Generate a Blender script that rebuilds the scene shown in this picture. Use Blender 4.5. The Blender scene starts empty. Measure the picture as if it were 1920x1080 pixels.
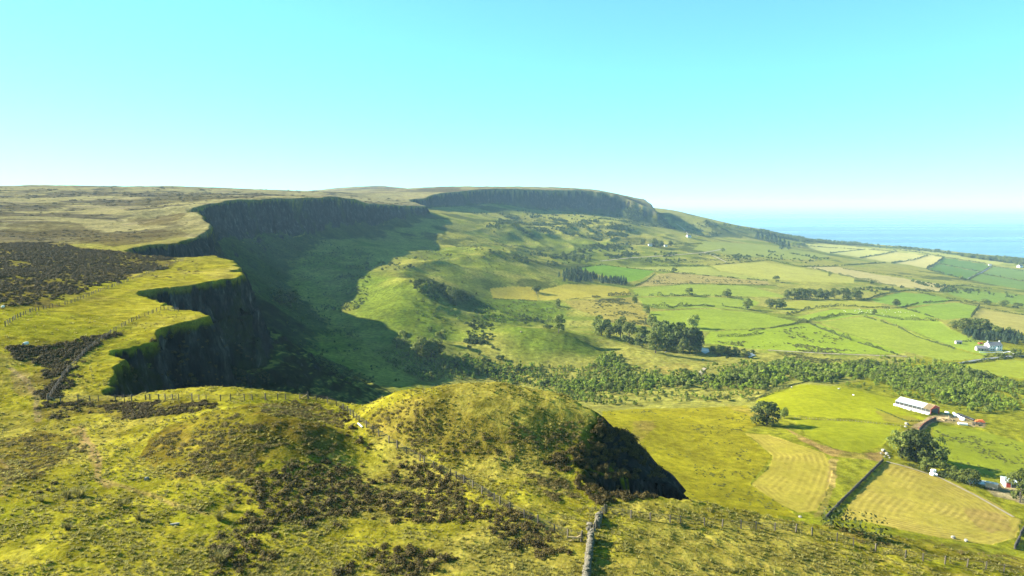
import bpy, bmesh, math, random
import numpy as np
from mathutils import Matrix, Vector, Euler

scene = bpy.context.scene
C = scene.collection
R = math.radians
rng = np.random.default_rng(7)
random.seed(7)

# ------------------------------------------------------------------ camera, sky, sun, exposure
F, U0, V0 = 1280.0, 960.0, 540.0            # lens in pixels of the 1920 x 1080 photograph
PITCH = math.atan(160.0 / F)                # the camera looks down by about 7 degrees
SP, CP = math.sin(PITCH), math.cos(PITCH)
SEA_Z = -340.0

cam_d = bpy.data.cameras.new('camera')
cam_d.sensor_width = 36.0
cam_d.lens = 36.0 * F / 1920.0
cam_d.clip_start = 0.5
cam_d.clip_end = 200000.0
cam = bpy.data.objects.new('camera', cam_d)
C.objects.link(cam)
cam.location = (0, 0, 0)
cam.rotation_euler = (math.pi / 2 - PITCH, 0, 0)
scene.camera = cam

SUN_EL = R(27.5)
SUN_DIR = Vector((-1.0, 0.26, 0)).normalized() * math.cos(SUN_EL) + Vector((0, 0, math.sin(SUN_EL)))
world = bpy.data.worlds.new('World')
scene.world = world
world.use_nodes = True
wn, wl = world.node_tree.nodes, world.node_tree.links
wn.clear()
sky = wn.new('ShaderNodeTexSky')
sky.sky_type = 'NISHITA'
sky.sun_disc = False
sky.sun_elevation = SUN_EL
sky.sun_rotation = math.atan2(SUN_DIR.x, SUN_DIR.y)
sky.altitude = 1500
sky.air_density = 1.0
sky.dust_density = 0.0
sky.ozone_density = 1.0
tint = wn.new('ShaderNodeMix'); tint.data_type = 'RGBA'; tint.blend_type = 'MULTIPLY'
tint.inputs[0].default_value = 1.0
tint.inputs[7].default_value = (0.56, 1.25, 1.25, 1)   # the cyan cast of this camera's sky
bg = wn.new('ShaderNodeBackground'); bg.inputs[1].default_value = 0.069
wo = wn.new('ShaderNodeOutputWorld')
gam = wn.new('ShaderNodeGamma'); gam.inputs[1].default_value = 0.72
wl.new(sky.outputs[0], gam.inputs[0]); wl.new(gam.outputs[0], tint.inputs[6]); wl.new(tint.outputs[2], bg.inputs[0]); wl.new(bg.outputs[0], wo.inputs[0])

sun_d = bpy.data.lights.new('sun', 'SUN')
sun_d.energy = 5.0
sun_d.angle = R(0.5)
sun_d.color = (1.0, 0.95, 0.82)
sun = bpy.data.objects.new('sun', sun_d)
C.objects.link(sun)
sun.rotation_euler = (-SUN_DIR).to_track_quat('-Z', 'Y').to_euler()

vs = scene.view_settings
vs.view_transform = 'Standard'; vs.look = 'None'; vs.gamma = 1.0; vs.use_curve_mapping = False
vs.exposure = 2.2
cy = scene.cycles
cy.max_bounces = 5; cy.diffuse_bounces = 2; cy.glossy_bounces = 2; cy.transmission_bounces = 3
cy.transparent_max_bounces = 6; cy.volume_bounces = 2
cy.use_denoising = True
cy.sample_clamp_indirect = 4.0

# ------------------------------------------------------------------ object helpers
def tag(o, label=None, cat=None, group=None, kind=None):
    if label: o['label'] = label
    if cat: o['category'] = cat
    if group: o['group'] = group
    if kind: o['kind'] = kind
    return o

def link(name, data, parent=None, loc=None, rot=None, scale=None):
    o = bpy.data.objects.new(name, data)
    C.objects.link(o)
    if parent is not None: o.parent = parent
    if loc is not None: o.location = loc
    if rot is not None: o.rotation_euler = rot
    if scale is not None: o.scale = scale if hasattr(scale, '__len__') else (scale,) * 3
    return o

def mesh_np(name, verts, faces, mats=(), smooth=False, mat_index=None):
    """verts (n,3) array, faces list of equal-length index rows (array) or list of tuples"""
    me = bpy.data.meshes.new(name)
    if isinstance(faces, np.ndarray):
        verts = np.asarray(verts, dtype=np.float32)
        n, k = faces.shape
        me.vertices.add(len(verts)); me.vertices.foreach_set('co', verts.ravel())
        me.loops.add(n * k); me.loops.foreach_set('vertex_index', faces.astype(np.int32).ravel())
        me.polygons.add(n)
        me.polygons.foreach_set('loop_start', np.arange(0, n * k, k, dtype=np.int32))
        me.polygons.foreach_set('loop_total', np.full(n, k, dtype=np.int32))
    else:
        me.from_pydata([tuple(v) for v in verts], [], [tuple(f) for f in faces])
    for m in mats: me.materials.append(m)
    if mat_index is not None: me.polygons.foreach_set('material_index', np.asarray(mat_index, dtype=np.int32))
    if smooth: me.polygons.foreach_set('use_smooth', np.ones(len(me.polygons), dtype=bool))
    me.update(calc_edges=True)
    return me

class MB:
    """collects boxes, bars, prisms and tubes into ONE mesh"""
    def __init__(s): s.v = []; s.f = []; s.m = []
    def add(s, verts, faces, mi=0):
        b = len(s.v)
        s.v += [tuple(p) for p in verts]
        s.f += [tuple(b + i for i in f) for f in faces]
        s.m += [mi] * len(faces)
    def box(s, x0, x1, y0, y1, z0, z1, mi=0, M=None):
        vs_ = [(x, y, z) for z in (z0, z1) for y in (y0, y1) for x in (x0, x1)]
        if M is not None: vs_ = [tuple(M @ Vector(p)) for p in vs_]
        s.add(vs_, [(0, 2, 3, 1), (4, 5, 7, 6), (0, 1, 5, 4), (2, 6, 7, 3), (0, 4, 6, 2), (1, 3, 7, 5)], mi)
    def tube(s, pts, rads, n=6, mi=0, cap=True):
        pts = [Vector(p) for p in pts]
        if not hasattr(rads, '__len__'): rads = [rads] * len(pts)
        rings = []
        for i, p in enumerate(pts):
            d = (pts[min(i + 1, len(pts) - 1)] - pts[max(i - 1, 0)]).normalized()
            a = d.orthogonal().normalized(); b = d.cross(a)
            if i and a.dot(pa) < 0: a = -a; b = d.cross(a)
            a = (pa - d * pa.dot(d)).normalized() if i else a
            b = d.cross(a); pa = a
            rings.append([p + (a * math.cos(t) + b * math.sin(t)) * rads[i] for t in [2 * math.pi * k / n for k in range(n)]])
        fs = []
        for i in range(len(pts) - 1):
            for k in range(n):
                k2 = (k + 1) % n
                fs.append((i * n + k, i * n + k2, (i + 1) * n + k2, (i + 1) * n + k))
        if cap:
            fs.append(tuple(range(n - 1, -1, -1))); fs.append(tuple((len(pts) - 1) * n + k for k in range(n)))
        s.add([q for r in rings for q in r], fs, mi)
    def prism(s, poly, y0, y1, mi=0):
        """poly in (x,z) extruded along y"""
        n = len(poly)
        vs_ = [(x, y0, z) for x, z in poly] + [(x, y1, z) for x, z in poly]
        fs = [tuple(range(n)), tuple(range(2 * n - 1, n - 1, -1))] + [(i, i + n, (i + 1) % n + n, (i + 1) % n) for i in range(n)]
        s.add(vs_, fs, mi)
    def mesh(s, name, mats, smooth=False):
        return mesh_np(name, s.v, s.f, mats if isinstance(mats, (list, tuple)) else [mats], smooth, s.m)
    def build(s, name, mats, parent=None, **kw):
        return link(name, s.mesh(name, mats, kw.pop('smooth', False)), parent, **kw)

# ------------------------------------------------------------------ numpy noise
def _hash(ix, iy, seed):
    h = (ix.astype(np.int64) * 374761393 + iy.astype(np.int64) * 668265263 + seed * 974634777) & 0xFFFFFFFF
    h = ((h ^ (h >> 13)) * 1274126177) & 0xFFFFFFFF
    h = h ^ (h >> 16)
    return (h & 0xFFFFFF).astype(np.float32) / np.float32(0x7FFFFF) - np.float32(1.0)

def vnoise(x, y, seed=0):
    fx, fy = np.floor(x), np.floor(y)
    tx, ty = (x - fx).astype(np.float32), (y - fy).astype(np.float32)
    tx = tx * tx * (3 - 2 * tx); ty = ty * ty * (3 - 2 * ty)
    a, b = _hash(fx, fy, seed), _hash(fx + 1, fy, seed)
    c, d = _hash(fx, fy + 1, seed), _hash(fx + 1, fy + 1, seed)
    return (a + (b - a) * tx) * (1 - ty) + (c + (d - c) * tx) * ty

def fbm(x, y, wl_, octv=4, seed=0, gain=0.5):
    s = 0; amp = 1.0; tot = 0
    for o in range(octv):
        ca, sa = math.cos(o * 1.1 + seed), math.sin(o * 1.1 + seed)
        s = s + amp * vnoise((x * ca + y * sa) / wl_ + o * 17.3, (-x * sa + y * ca) / wl_ - o * 9.1, seed * 31 + o)
        tot += amp; amp *= gain; wl_ *= 0.5
    return s / tot

def sstep(a, b, x):
    t = np.clip((x - a) / (b - a), 0, 1)
    return t * t * (3 - 2 * t)
# ------------------------------------------------------------------ terrain: plateau, cliff edge and valley
def ray(u, v):
    dx, dy = (u - U0) / F, -(v - V0) / F
    return dx, CP + dy * SP, -SP + dy * CP
def by_z(u, v, z):
    x, y, w = ray(u, v); t = z / w
    return x * t, y * t, z
def by_d(u, v, d):
    x, y, w = ray(u, v); t = d / math.hypot(x, y)
    return x * t, y * t, w * t
def pt(p):
    return by_d(p[0], p[1], p[2]) if p[2] > 0 else by_z(*p)     # third entry: distance if positive, height if negative

P_PTS = [  # (u, v, height or distance) on the plateau
 (100,1060,-40),(600,1060,-42),(1000,1060,-43.5),(1400,1060,-47),(1900,1078,-53),(-300,1060,-39),(2300,1150,-60),
 (0,900,-40),(300,900,-40.5),(620,920,-42.5),(900,1000,-43.5),(1150,985,-44.5),(1300,968,-46.5),(1600,1010,-50.5),(1880,1052,-54),
 (180,800,-41),(300,850,-40.3),(480,850,-39.5),(470,800,-37.3),(600,800,-39.3),(480,760,-36.9),(640,800,-41.2),(690,830,-42.2),
 (575,746,-40.6),(400,727,-38.5),(300,738,-40.2),(190,748,-41),
 (650,755,-41.0),(760,850,-42.6),(900,915,-43.4),(1010,975,-44),(660,775,-41.5),
 (700,770,-39.0),(790,760,-36.5),(880,770,-36.8),(980,790,-38.2),(1060,815,-40.5),(900,722,-34.4),(800,731,-35.3),(730,742,-37.3),(1000,738,-36.0),(1090,775,-38.6),
 (880,860,-42.3),(970,880,-43.2),(1060,905,-44.2),(1100,952,-45),(1000,930,-43.8),
 (110,740,-40.3),(60,690,-38),(160,700,-39),(220,690,-38.7),(130,640,-35.5),(0,640,-34),(260,650,-37.6),(370,603,-35.8),(300,590,-35.4),(220,600,-35.5),
 (30,600,-32.5),(0,560,-31),(160,575,-35),(280,570,-35.6),(230,545,-34.6),(330,530,-34.6),(435,515,-34.2),(425,490,-33.2),(330,500,-33.6),
 (200,520,-33),(100,530,-32),(0,470,-27.5),(150,465,-27.5),(290,487,-31.5),(225,467,-28.6),(320,450,-26.5),(380,436,-24.5),(355,412,-18.5),
 (100,420,-20),(250,420,-20),(0,400,900),(200,395,950),(345,398,760),(350,388,900),(300,375,1200),(440,374,1000),(520,372,1090),
 (640,371,1250),(690,380,1340),(740,384,1430),(800,386,1640),(800,372,1850),(830,362,2000),(870,358,2100),(950,354,2250),(1050,357,2400),(1130,361,2460),(1190,380,2450),(1235,400,2430),
 (0,350,1800),(100,347,1950),(200,350,1850),(300,352,1750),(390,357,1700),(470,355,2100),(560,360,2200),(640,362,1900),(740,372,1900),(720,349,3200),(650,354,3000),(580,361,2900),(780,356,3100),(860,352,2900),(950,350.5,2600),(1040,353,2750),(1130,359,2750),(1190,372,2800),
]
P_XYZ = [pt(p) for p in P_PTS] + [(0,5,-41.5),(0,-40,-41),(60,10,-50),(-60,10,-40),(20,40,-43),(-40,40,-40.5),(0,-400,-38),(400,-400,-100),(-400,-300,-25),(-900,100,-5),
    (-2600,1500,15),(-2200,2800,15),(-1200,3600,10),(-400,4500,5),(300,4500,-25),(-4500,0,0),(-7000,6000,0),(-2000,9000,-20),(0,-5000,-60),(-300,5500,0),(600,8000,-80)]

V_PTS = [
 (1300,930,-100),(1150,800,-106),(1120,770,-109),(1400,930,-104),(1520,965,-105),(1700,985,-107),(1850,1010,-110),(2100,1050,-115),
 (1300,850,-108),(1440,795,-113),(1600,830,-112),(1720,865,-115),(1900,890,-117),(1850,800,-121),(1715,775,-119),(1600,770,-117.5),(1500,735,-117.5),(1560,724,-119),(1680,745,-121),(1420,748,-121),(1300,762,-121),(1180,765,-121),
 (1000,725,-134),(1200,725,-129),(1400,705,-131),(1650,705,-133),(1900,730,-130),(2200,760,-130),
 (880,700,-135),(770,715,-124),(700,690,-121),(820,720,-131),
 (1250,662,-140),(1130,665,-138),(960,628,-128),(1060,632,-127.5),(1180,655,-132),(1050,605,-137),(980,605,-135),(1150,620,-138),(1060,670,-136),
 (1400,655,-142),(1600,645,-144),(1860,658,-144),(1860,610,-150),(1500,605,-147),(1340,600,-141),(1220,590,-139),(1100,562,-135),(960,550,-128),
 (1110,522,-134),(1150,503,-131),(1400,525,-150),(1600,545,-160),(1750,505,-186),(1700,472,-196),(1850,505,-212),(1920,545,-188),(2300,600,-200),(2300,520,-260),
 (1500,462,-165),(1600,467,-180),(1440,455,-140),
 (1000,398,2200),(900,402,1950),(1100,408,2200),(950,385,2200),(860,400,1850),(1000,425,1850),(1100,440,1850),(1000,445,1650),(900,445,1480),(870,420,1600),
 (1200,420,2300),(1200,445,1950),(1280,418,2700),(1290,440,2250),(1100,482,1520),(1000,480,1340),(920,480,1180),(1250,480,1650),(1380,480,1800),
 (850,500,1040),(800,520,930),(750,515,880),(660,500,960),(700,500,970),(720,470,1080),(800,460,1250),(860,440,1400),(820,420,1500),
 (700,560,775),(640,540,850),(760,545,785),(690,620,640),(760,600,670),(780,650,565),(850,600,700),(800,580,730),(900,570,850),(870,640,610),(900,520,1000),
 (1320,412,3000),(1290,404,3100),(1350,416,2950),(1365,434,2750),(1320,440,2500),(1240,392,3500),(1280,400,3500),
 (1400,428,4300),(1450,437,4200),(1520,448,4000),(1640,459,3700),(1760,470,3600),(1900,484,3500),(2000,493,3450),
]
V_XYZ = [pt(p) for p in V_PTS] + [(150,60,-90),(300,0,-110),(600,-300,-140),(1500,0,-220),(3500,1500,-345),(3100,3200,-338),(2600,3800,-339),(2000,4500,-339),(1500,5200,-340),(1300,6500,-338),
   (4500,3500,-380),(3500,5500,-380),(2500,7500,-380),(5000,-500,-380),(800,5000,-250),(500,4000,-90),(300,3300,-40),(8000,8000,-420),(600,9000,-330),(120,110,-80),(90,150,-85)]

for _c in [(1340,420,4300),(1370,424,4300),(1400,428,4300),(1450,437,4200),(1520,448,4000),(1580,454,3850),(1640,459,3700),(1700,465,3650),(1760,470,3600),(1830,477,3550),(1900,484,3500),(2000,493,3450)]:      # beyond the coastal belt the land falls to the shore
    _x, _y, _z = pt(_c)
    V_XYZ += [pt((_c[0], _c[1] + 2.5, _c[2] * .92)), pt((_c[0], _c[1] + 5.5, _c[2] * .84)), (_x * 1.07, _y * 1.07, .5 * _z - 172), (_x * 1.2, _y * 1.2, -350), (_x * 1.4, _y * 1.4, -365)]
V_XYZ = [q for q in V_XYZ if q not in ((3100,3200,-338),(2600,3800,-339),(2000,4500,-339),(1500,5200,-340),(3500,1500,-345))]

EDGE = [  # the lip of the cliffs, valley on the right hand: (u, v, height or distance, rock height in metres)
 (2900,1300,-66,5),(2300,1165,-60,5),(1920,1062,-55,5),(1700,1012,-52,6),(1560,988,-50,8),(1420,965,-48,10),(1300,951,-46.8,16),(1200,948,-46,18),(1130,952,-45.3,20),(1098,952,-45,20),
 (1076,922,-44.6,42),(1040,892,-43.9,52),(1005,866,-43,58),(1040,846,-41.9,60),(1088,818,-41,60),(1112,785,-39.6,60),(1060,742,-37,40),(980,724,-35.2,26),(900,718,-34.5,24),(800,728,-35.4,24),(720,740,-38,24),(640,746,-40.3,24),
 (575,743,-40.6,26),(480,728,-39.0,28),(400,722,-38.6,30),(300,733,-40.2,34),(215,746,-41.1,34),(180,742,-41.0,34),
 (210,705,-39.4,36),(240,680,-38.7,38),(232,662,-38.2,38),(262,648,-37.8,40),(300,622,-36.8,40),(375,601,-36.0,42),(392,594,-35.8,42),(375,585,-35.6,42),(320,580,-35.4,40),(292,575,-35.6,40),
 (302,567,-35.6,40),(270,553,-35.0,40),(255,545,-34.7,40),(330,536,-34.8,42),(440,521,-34.5,46),(456,511,-34.3,46),(440,492,-33.4,46),(400,482,-32.6,44),(320,484,-31.8,40),(262,477,-30.3,38),(220,469,-28.9,36),
 (270,461,-28.4,36),(330,453,-27.2,38),(388,436,-24.9,40),(378,422,-22.0,40),(356,410,-18.5,40),(346,397,765,40),(352,389,880,42),(400,377,930,46),(440,374,1000,50),(520,372.5,1090,52),
 (580,372,1170,52),(640,371.5,1250,52),(690,380,1340,45),(740,385,1430,30),(800,388,1640,20),(770,380,1800,35),(800,373,1850,45),(810,366,1950,55),(830,363,2000,65),(870,360,2100,75),
 (905,358,2180,75),(950,355.5,2250,75),(1000,356,2320,75),(1050,358,2400,70),(1100,360.5,2450,65),(1130,362.5,2460,50),(1160,372,2470,35),(1190,382,2450,25),(1235,402,2430,20)]
E = np.array([(*pt(e[:3]), e[3]) for e in EDGE])
E = np.vstack([E, [(520,2700,-60,20),(480,3200,-60,20),(350,3600,-60,15),(500,4500,-80,10),(900,7000,-150,5),(900,12000,-200,5)]])

def tps(pts):
    p = np.array(pts)
    q = np.stack([np.arctan2(p[:, 0], p[:, 1]), np.log(np.hypot(p[:, 0], p[:, 1]))], 1)
    n = len(q)
    d2 = ((q[:, None] - q[None]) ** 2).sum(2)
    K = 0.5 * d2 * np.log(d2 + 1e-12) + np.eye(n) * 2e-5
    A = np.zeros((n + 3, n + 3)); A[:n, :n] = K; A[:n, n] = 1; A[:n, n + 1:] = q; A[n, :n] = 1; A[n + 1:, :n] = q.T
    w = np.linalg.solve(A, np.concatenate([p[:, 2], np.zeros(3)]))
    return q.astype(np.float32), w.astype(np.float32)
def tps_eval(model, th, lr):
    q, w = model; n = len(q)
    out = np.full(th.shape, w[n], np.float32) + w[n + 1] * th + w[n + 2] * lr
    for i in range(n):
        d2 = (th - q[i, 0]) ** 2 + (lr - q[i, 1]) ** 2
        out += (0.5 * w[i]) * d2 * np.log(d2 + 1e-12)
    return out

# grid: fine in front, coarse behind; rows spaced in proportion to distance
TH = np.concatenate([np.arange(-180, -50, 3.0), np.arange(-50, -39.4, 0.5), np.arange(-39, 39.001, 0.1), np.arange(39.5, 50.1, 0.5), np.arange(53, 181, 3.0)]) * math.pi / 180
RR = np.concatenate([[1.5, 6, 12, 18, 24, 30, 36, 41], np.exp(np.concatenate([np.arange(math.log(45), math.log(128), 0.0056), np.arange(math.log(128), math.log(430), 0.0027), np.arange(math.log(430), math.log(2600), 0.0062), np.arange(math.log(2600), math.log(9600), 0.011)]))])
NT, NR = len(TH), len(RR)
th_g, lr_g = np.meshgrid(TH.astype(np.float32), np.log(RR).astype(np.float32))      # rows = distance, columns = bearing
r_g = np.exp(lr_g)
X = r_g * np.sin(th_g); Y = r_g * np.cos(th_g)

def tps_fast(model):
    # evaluate on a thinned grid and refine bilinearly
    si, sj = 3, 3
    ri = np.unique(np.r_[np.arange(0, NR, si), NR - 1]); cj = np.unique(np.r_[np.arange(0, NT, sj), NT - 1])
    z = tps_eval(model, th_g[np.ix_(ri, cj)], lr_g[np.ix_(ri, cj)])
    a = np.interp(np.arange(NR), ri, np.arange(len(ri))); i0 = np.minimum(a.astype(int), len(ri) - 2); fa = (a - i0)[:, None].astype(np.float32)
    lrs = np.log(RR); fa = ((lrs - lrs[ri[i0]]) / (lrs[ri[i0 + 1]] - lrs[ri[i0]]))[:, None].astype(np.float32)
    b = np.interp(np.arange(NT), cj, np.arange(len(cj))); j0 = np.minimum(b.astype(int), len(cj) - 2)
    fb = ((TH - TH[cj[j0]]) / (TH[cj[j0 + 1]] - TH[cj[j0]]))[None].astype(np.float32)
    zr = z[i0] * (1 - fa) + z[i0 + 1] * fa
    return zr[:, j0] * (1 - fb) + zr[:, j0 + 1] * fb

PZ = tps_fast(tps(P_XYZ))
VZ = tps_fast(tps(V_XYZ))

# signed distance to the edge (positive on the valley side) and the rock height there
def edge_field(x, y):
    best = np.full(x.shape, 1e12, np.float32); hc = np.zeros(x.shape, np.float32); al = np.zeros(x.shape, np.float32)
    s0 = 0.0
    for i in range(len(E) - 1):
        ax, ay, bx, by = E[i, 0], E[i, 1], E[i + 1, 0], E[i + 1, 1]
        L = math.hypot(bx - ax, by - ay)
        t = np.clip(((x - ax) * (bx - ax) + (y - ay) * (by - ay)) / (L * L), 0, 1)
        d2 = (x - ax - t * (bx - ax)) ** 2 + (y - ay - t * (by - ay)) ** 2
        m = d2 < best
        best = np.where(m, d2, best); hc = np.where(m, E[i, 3] + t * (E[i + 1, 3] - E[i, 3]), hc); al = np.where(m, s0 + t * L, al)
        s0 += L
    return np.sqrt(best), hc, al

def inside(poly, x, y):
    c = np.zeros(x.shape, bool)
    n = len(poly)
    for i in range(n):
        (x0, y0), (x1, y1) = poly[i][:2], poly[(i + 1) % n][:2]
        if y0 == y1: continue
        c ^= ((y0 > y) != (y1 > y)) & (x < (x1 - x0) * (y - y0) / (y1 - y0) + x0)
    return c

wsc = np.clip(r_g / 900, 0.12, 1.0)
_ir = sstep(135, 190, r_g)
WX = fbm(X, Y, 70, 3, 3) * 9 * wsc + fbm(X, Y, 16, 3, 5) * (0.7 + 3.2 * _ir)
WY = fbm(X, Y, 70, 3, 4) * 9 * wsc + fbm(X, Y, 16, 3, 6) * (0.7 + 3.2 * _ir)
_j5 = sstep(140, 180, r_g) * (1 - sstep(420, 600, r_g))
WX = WX + fbm(X, Y, 6, 3, 7, .6) * 3.0 * _j5; WY = WY + fbm(X, Y, 6, 3, 8, .6) * 3.0 * _j5
dist, hc, along = edge_field(X + WX, Y + WY)
plateau_poly = [tuple(e[:2]) for e in E] + [(-15000, 15000), (-15000, -15000), (E[0, 0] + 200, -15000)]
on_top = inside(plateau_poly, X + WX, Y + WY)
D = np.where(on_top, -dist, dist)
d = np.maximum(D, 0)
lip = np.clip(r_g / 250, 0.3, 1.2)
hcv = hc * (0.85 + 0.35 * fbm(along, along * 0, 60, 3, 9))
wf = np.where(r_g < 200, 0.42 + 0.40 * sstep(36, 50, hc), 0.42)
wc = np.maximum(hcv * wf, 2)
_tt = np.clip(d / wc, 0, 1) * (math.pi / 2); _kn = sstep(40, 55, hc) * (r_g < 230)
drop = hcv * (np.sin(_tt) * (1 - _kn) + (1 - np.cos(_tt)) * _kn) * 0.95 + np.maximum(d - 0.55 * wc, 0) * 0.72 + 0.25 * np.minimum(d, 6)
terr = 2.4 * np.sin(drop * (2 * math.pi / 12) + 4 * fbm(along, along * 0, 34, 3, 15)) * sstep(1, 4, d) * (1 - sstep(wc * .9, wc * 1.5 + 3, d)) * np.clip(r_g / 250, .4, 1.5)
drop = drop + terr * (0.5 + 0.8 * fbm(along, drop, 40, 2, 16))
gully = (np.abs(fbm(along, d * 0.12, 34, 3, 13)) - .25) * 5.0 * sstep(wc * .8, wc * 1.6 + 8, d) * sstep(180, 320, r_g)
ledge = gully + fbm(along, drop, 22, 3, 11) * 2.2 * sstep(2, 8, d) * (1 - sstep(wc * 1.0, wc * 1.6 + 4, d))
down = PZ - drop + ledge
k = 14.0
h = np.clip(0.5 + 0.5 * (down - VZ) / k, 0, 1)
low = VZ * (1 - h) + down * h + k * h * (1 - h)
PZ = PZ + fbm(along, along * 0, 55, 4, 14) * 4.0 * np.exp(-np.abs(D) / 30) * sstep(330, 700, r_g)
Z = np.where(on_top, PZ, np.minimum(low, PZ + 0 * d))
# ------------------------------------------------------------------ pixel of the photograph -> point on the ground
TH0, DTH = R(-39), R(0.1)
J0 = int(np.argmin(abs(TH - TH0)))
NDENSE = int(round(78 / 0.1)) + 1
RRf = RR
def pick_many(uv, zg):
    uv = np.asarray(uv, float)
    dx, dy = (uv[:, 0] - U0) / F, -(uv[:, 1] - V0) / F
    rx, ry, rz = dx, CP + dy * SP, -SP + dy * CP
    hyp = np.hypot(rx, ry); az = np.arctan2(rx, ry)
    fj = np.interp(az, TH, np.arange(NT)); j = np.minimum(fj.astype(int), NT - 2); t = fj - j
    out = np.zeros((len(uv), 3))
    for n in range(len(uv)):
        col = zg[:, j[n]] * (1 - t[n]) + zg[:, j[n] + 1] * t[n]
        diff = col - rz[n] / hyp[n] * RRf
        idx = np.nonzero(diff > 0)[0]
        idx = idx[idx > 3]
        if len(idx) == 0:
            i = len(RRf) - 1; r = RRf[i]
        else:
            i = idx[0]; d0, d1 = diff[i - 1], diff[i]
            r = RRf[i - 1] + (RRf[i] - RRf[i - 1]) * (-d0 / (d1 - d0 + 1e-9))
        out[n] = (r * math.sin(az[n]), r * math.cos(az[n]), rz[n] / hyp[n] * r)
    return out
def densify(poly, closed=True, step=14):
    o = []
    n = len(poly)
    for i in range(n if closed else n - 1):
        a, b = poly[i], poly[(i + 1) % n]
        m = max(1, int(math.hypot(b[0] - a[0], b[1] - a[1]) / step))
        for k_ in range(m): o.append((a[0] + (b[0] - a[0]) * k_ / m, a[1] + (b[1] - a[1]) * k_ / m))
    if not closed: o.append(poly[-1])
    return o
Zbase = Z.copy()
def plan(poly, closed=True, step=14, zg=None):
    return pick_many(densify(poly, closed, step), Zbase if zg is None else zg)
def height(x, y, zg=None):
    zg = Z if zg is None else zg
    x = np.atleast_1d(np.asarray(x, float)); y = np.atleast_1d(np.asarray(y, float))
    az = np.arctan2(x, y); r = np.hypot(x, y)
    fj = np.interp(az, TH, np.arange(NT)); fi = np.interp(np.log(np.maximum(r, 1.6)), np.log(RR), np.arange(NR))
    j = np.minimum(fj.astype(int), NT - 2); i = np.minimum(fi.astype(int), NR - 2); a = fi - i; b = fj - j
    return (zg[i, j] * (1 - a) * (1 - b) + zg[i + 1, j] * a * (1 - b) + zg[i, j + 1] * (1 - a) * b + zg[i + 1, j + 1] * a * b)
def mask_of(poly, jitter=0.0, jl=20, seed=1):
    p = plan(poly)
    x0, x1, y0, y1 = p[:, 0].min() - 60, p[:, 0].max() + 60, p[:, 1].min() - 60, p[:, 1].max() + 60
    m = np.zeros(X.shape, bool)
    sel = (X > x0) & (X < x1) & (Y > y0) & (Y < y1)
    xs, ys = X[sel], Y[sel]
    if jitter:
        xs = xs + fbm(xs, ys, jl, 3, seed) * jitter; ys = ys + fbm(xs, ys, jl, 3, seed + 1) * jitter
    m[sel] = inside(p, xs, ys)
    return m
def soften(m, kr=7, kc=21):
    a = m.astype(np.float32)
    for ax, k_ in ((0, kr), (1, kc)):
        pad = [(0, 0), (0, 0)]; pad[ax] = (k_ // 2 + 1, k_ // 2)
        c_ = np.cumsum(np.pad(a, pad, mode='edge'), axis=ax)
        a = (c_[k_:] - c_[:-k_]) / k_ if ax == 0 else (c_[:, k_:] - c_[:, :-k_]) / k_
    return a
def poly_dist(p, x, y):
    best = np.full(x.shape, 1e12)
    for i in range(len(p)):
        ax, ay = p[i][:2]; bx, by = p[(i + 1) % len(p)][:2]
        L2 = (bx - ax) ** 2 + (by - ay) ** 2 + 1e-9
        t = np.clip(((x - ax) * (bx - ax) + (y - ay) * (by - ay)) / L2, 0, 1)
        best = np.minimum(best, (x - ax - t * (bx - ax)) ** 2 + (y - ay - t * (by - ay)) ** 2)
    return np.sqrt(best)

def lin(c): 
    c = np.asarray(c, float) / 255
    return np.where(c <= 0.04045, c / 12.92, ((c + 0.055) / 1.055) ** 2.4)
KEXP = 3.5                                  # sunlit brightness of a white surface at this exposure
def alb(*c): return (lin(c) / KEXP * np.array([1.05, .98, .85])).astype(np.float32)

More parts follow.
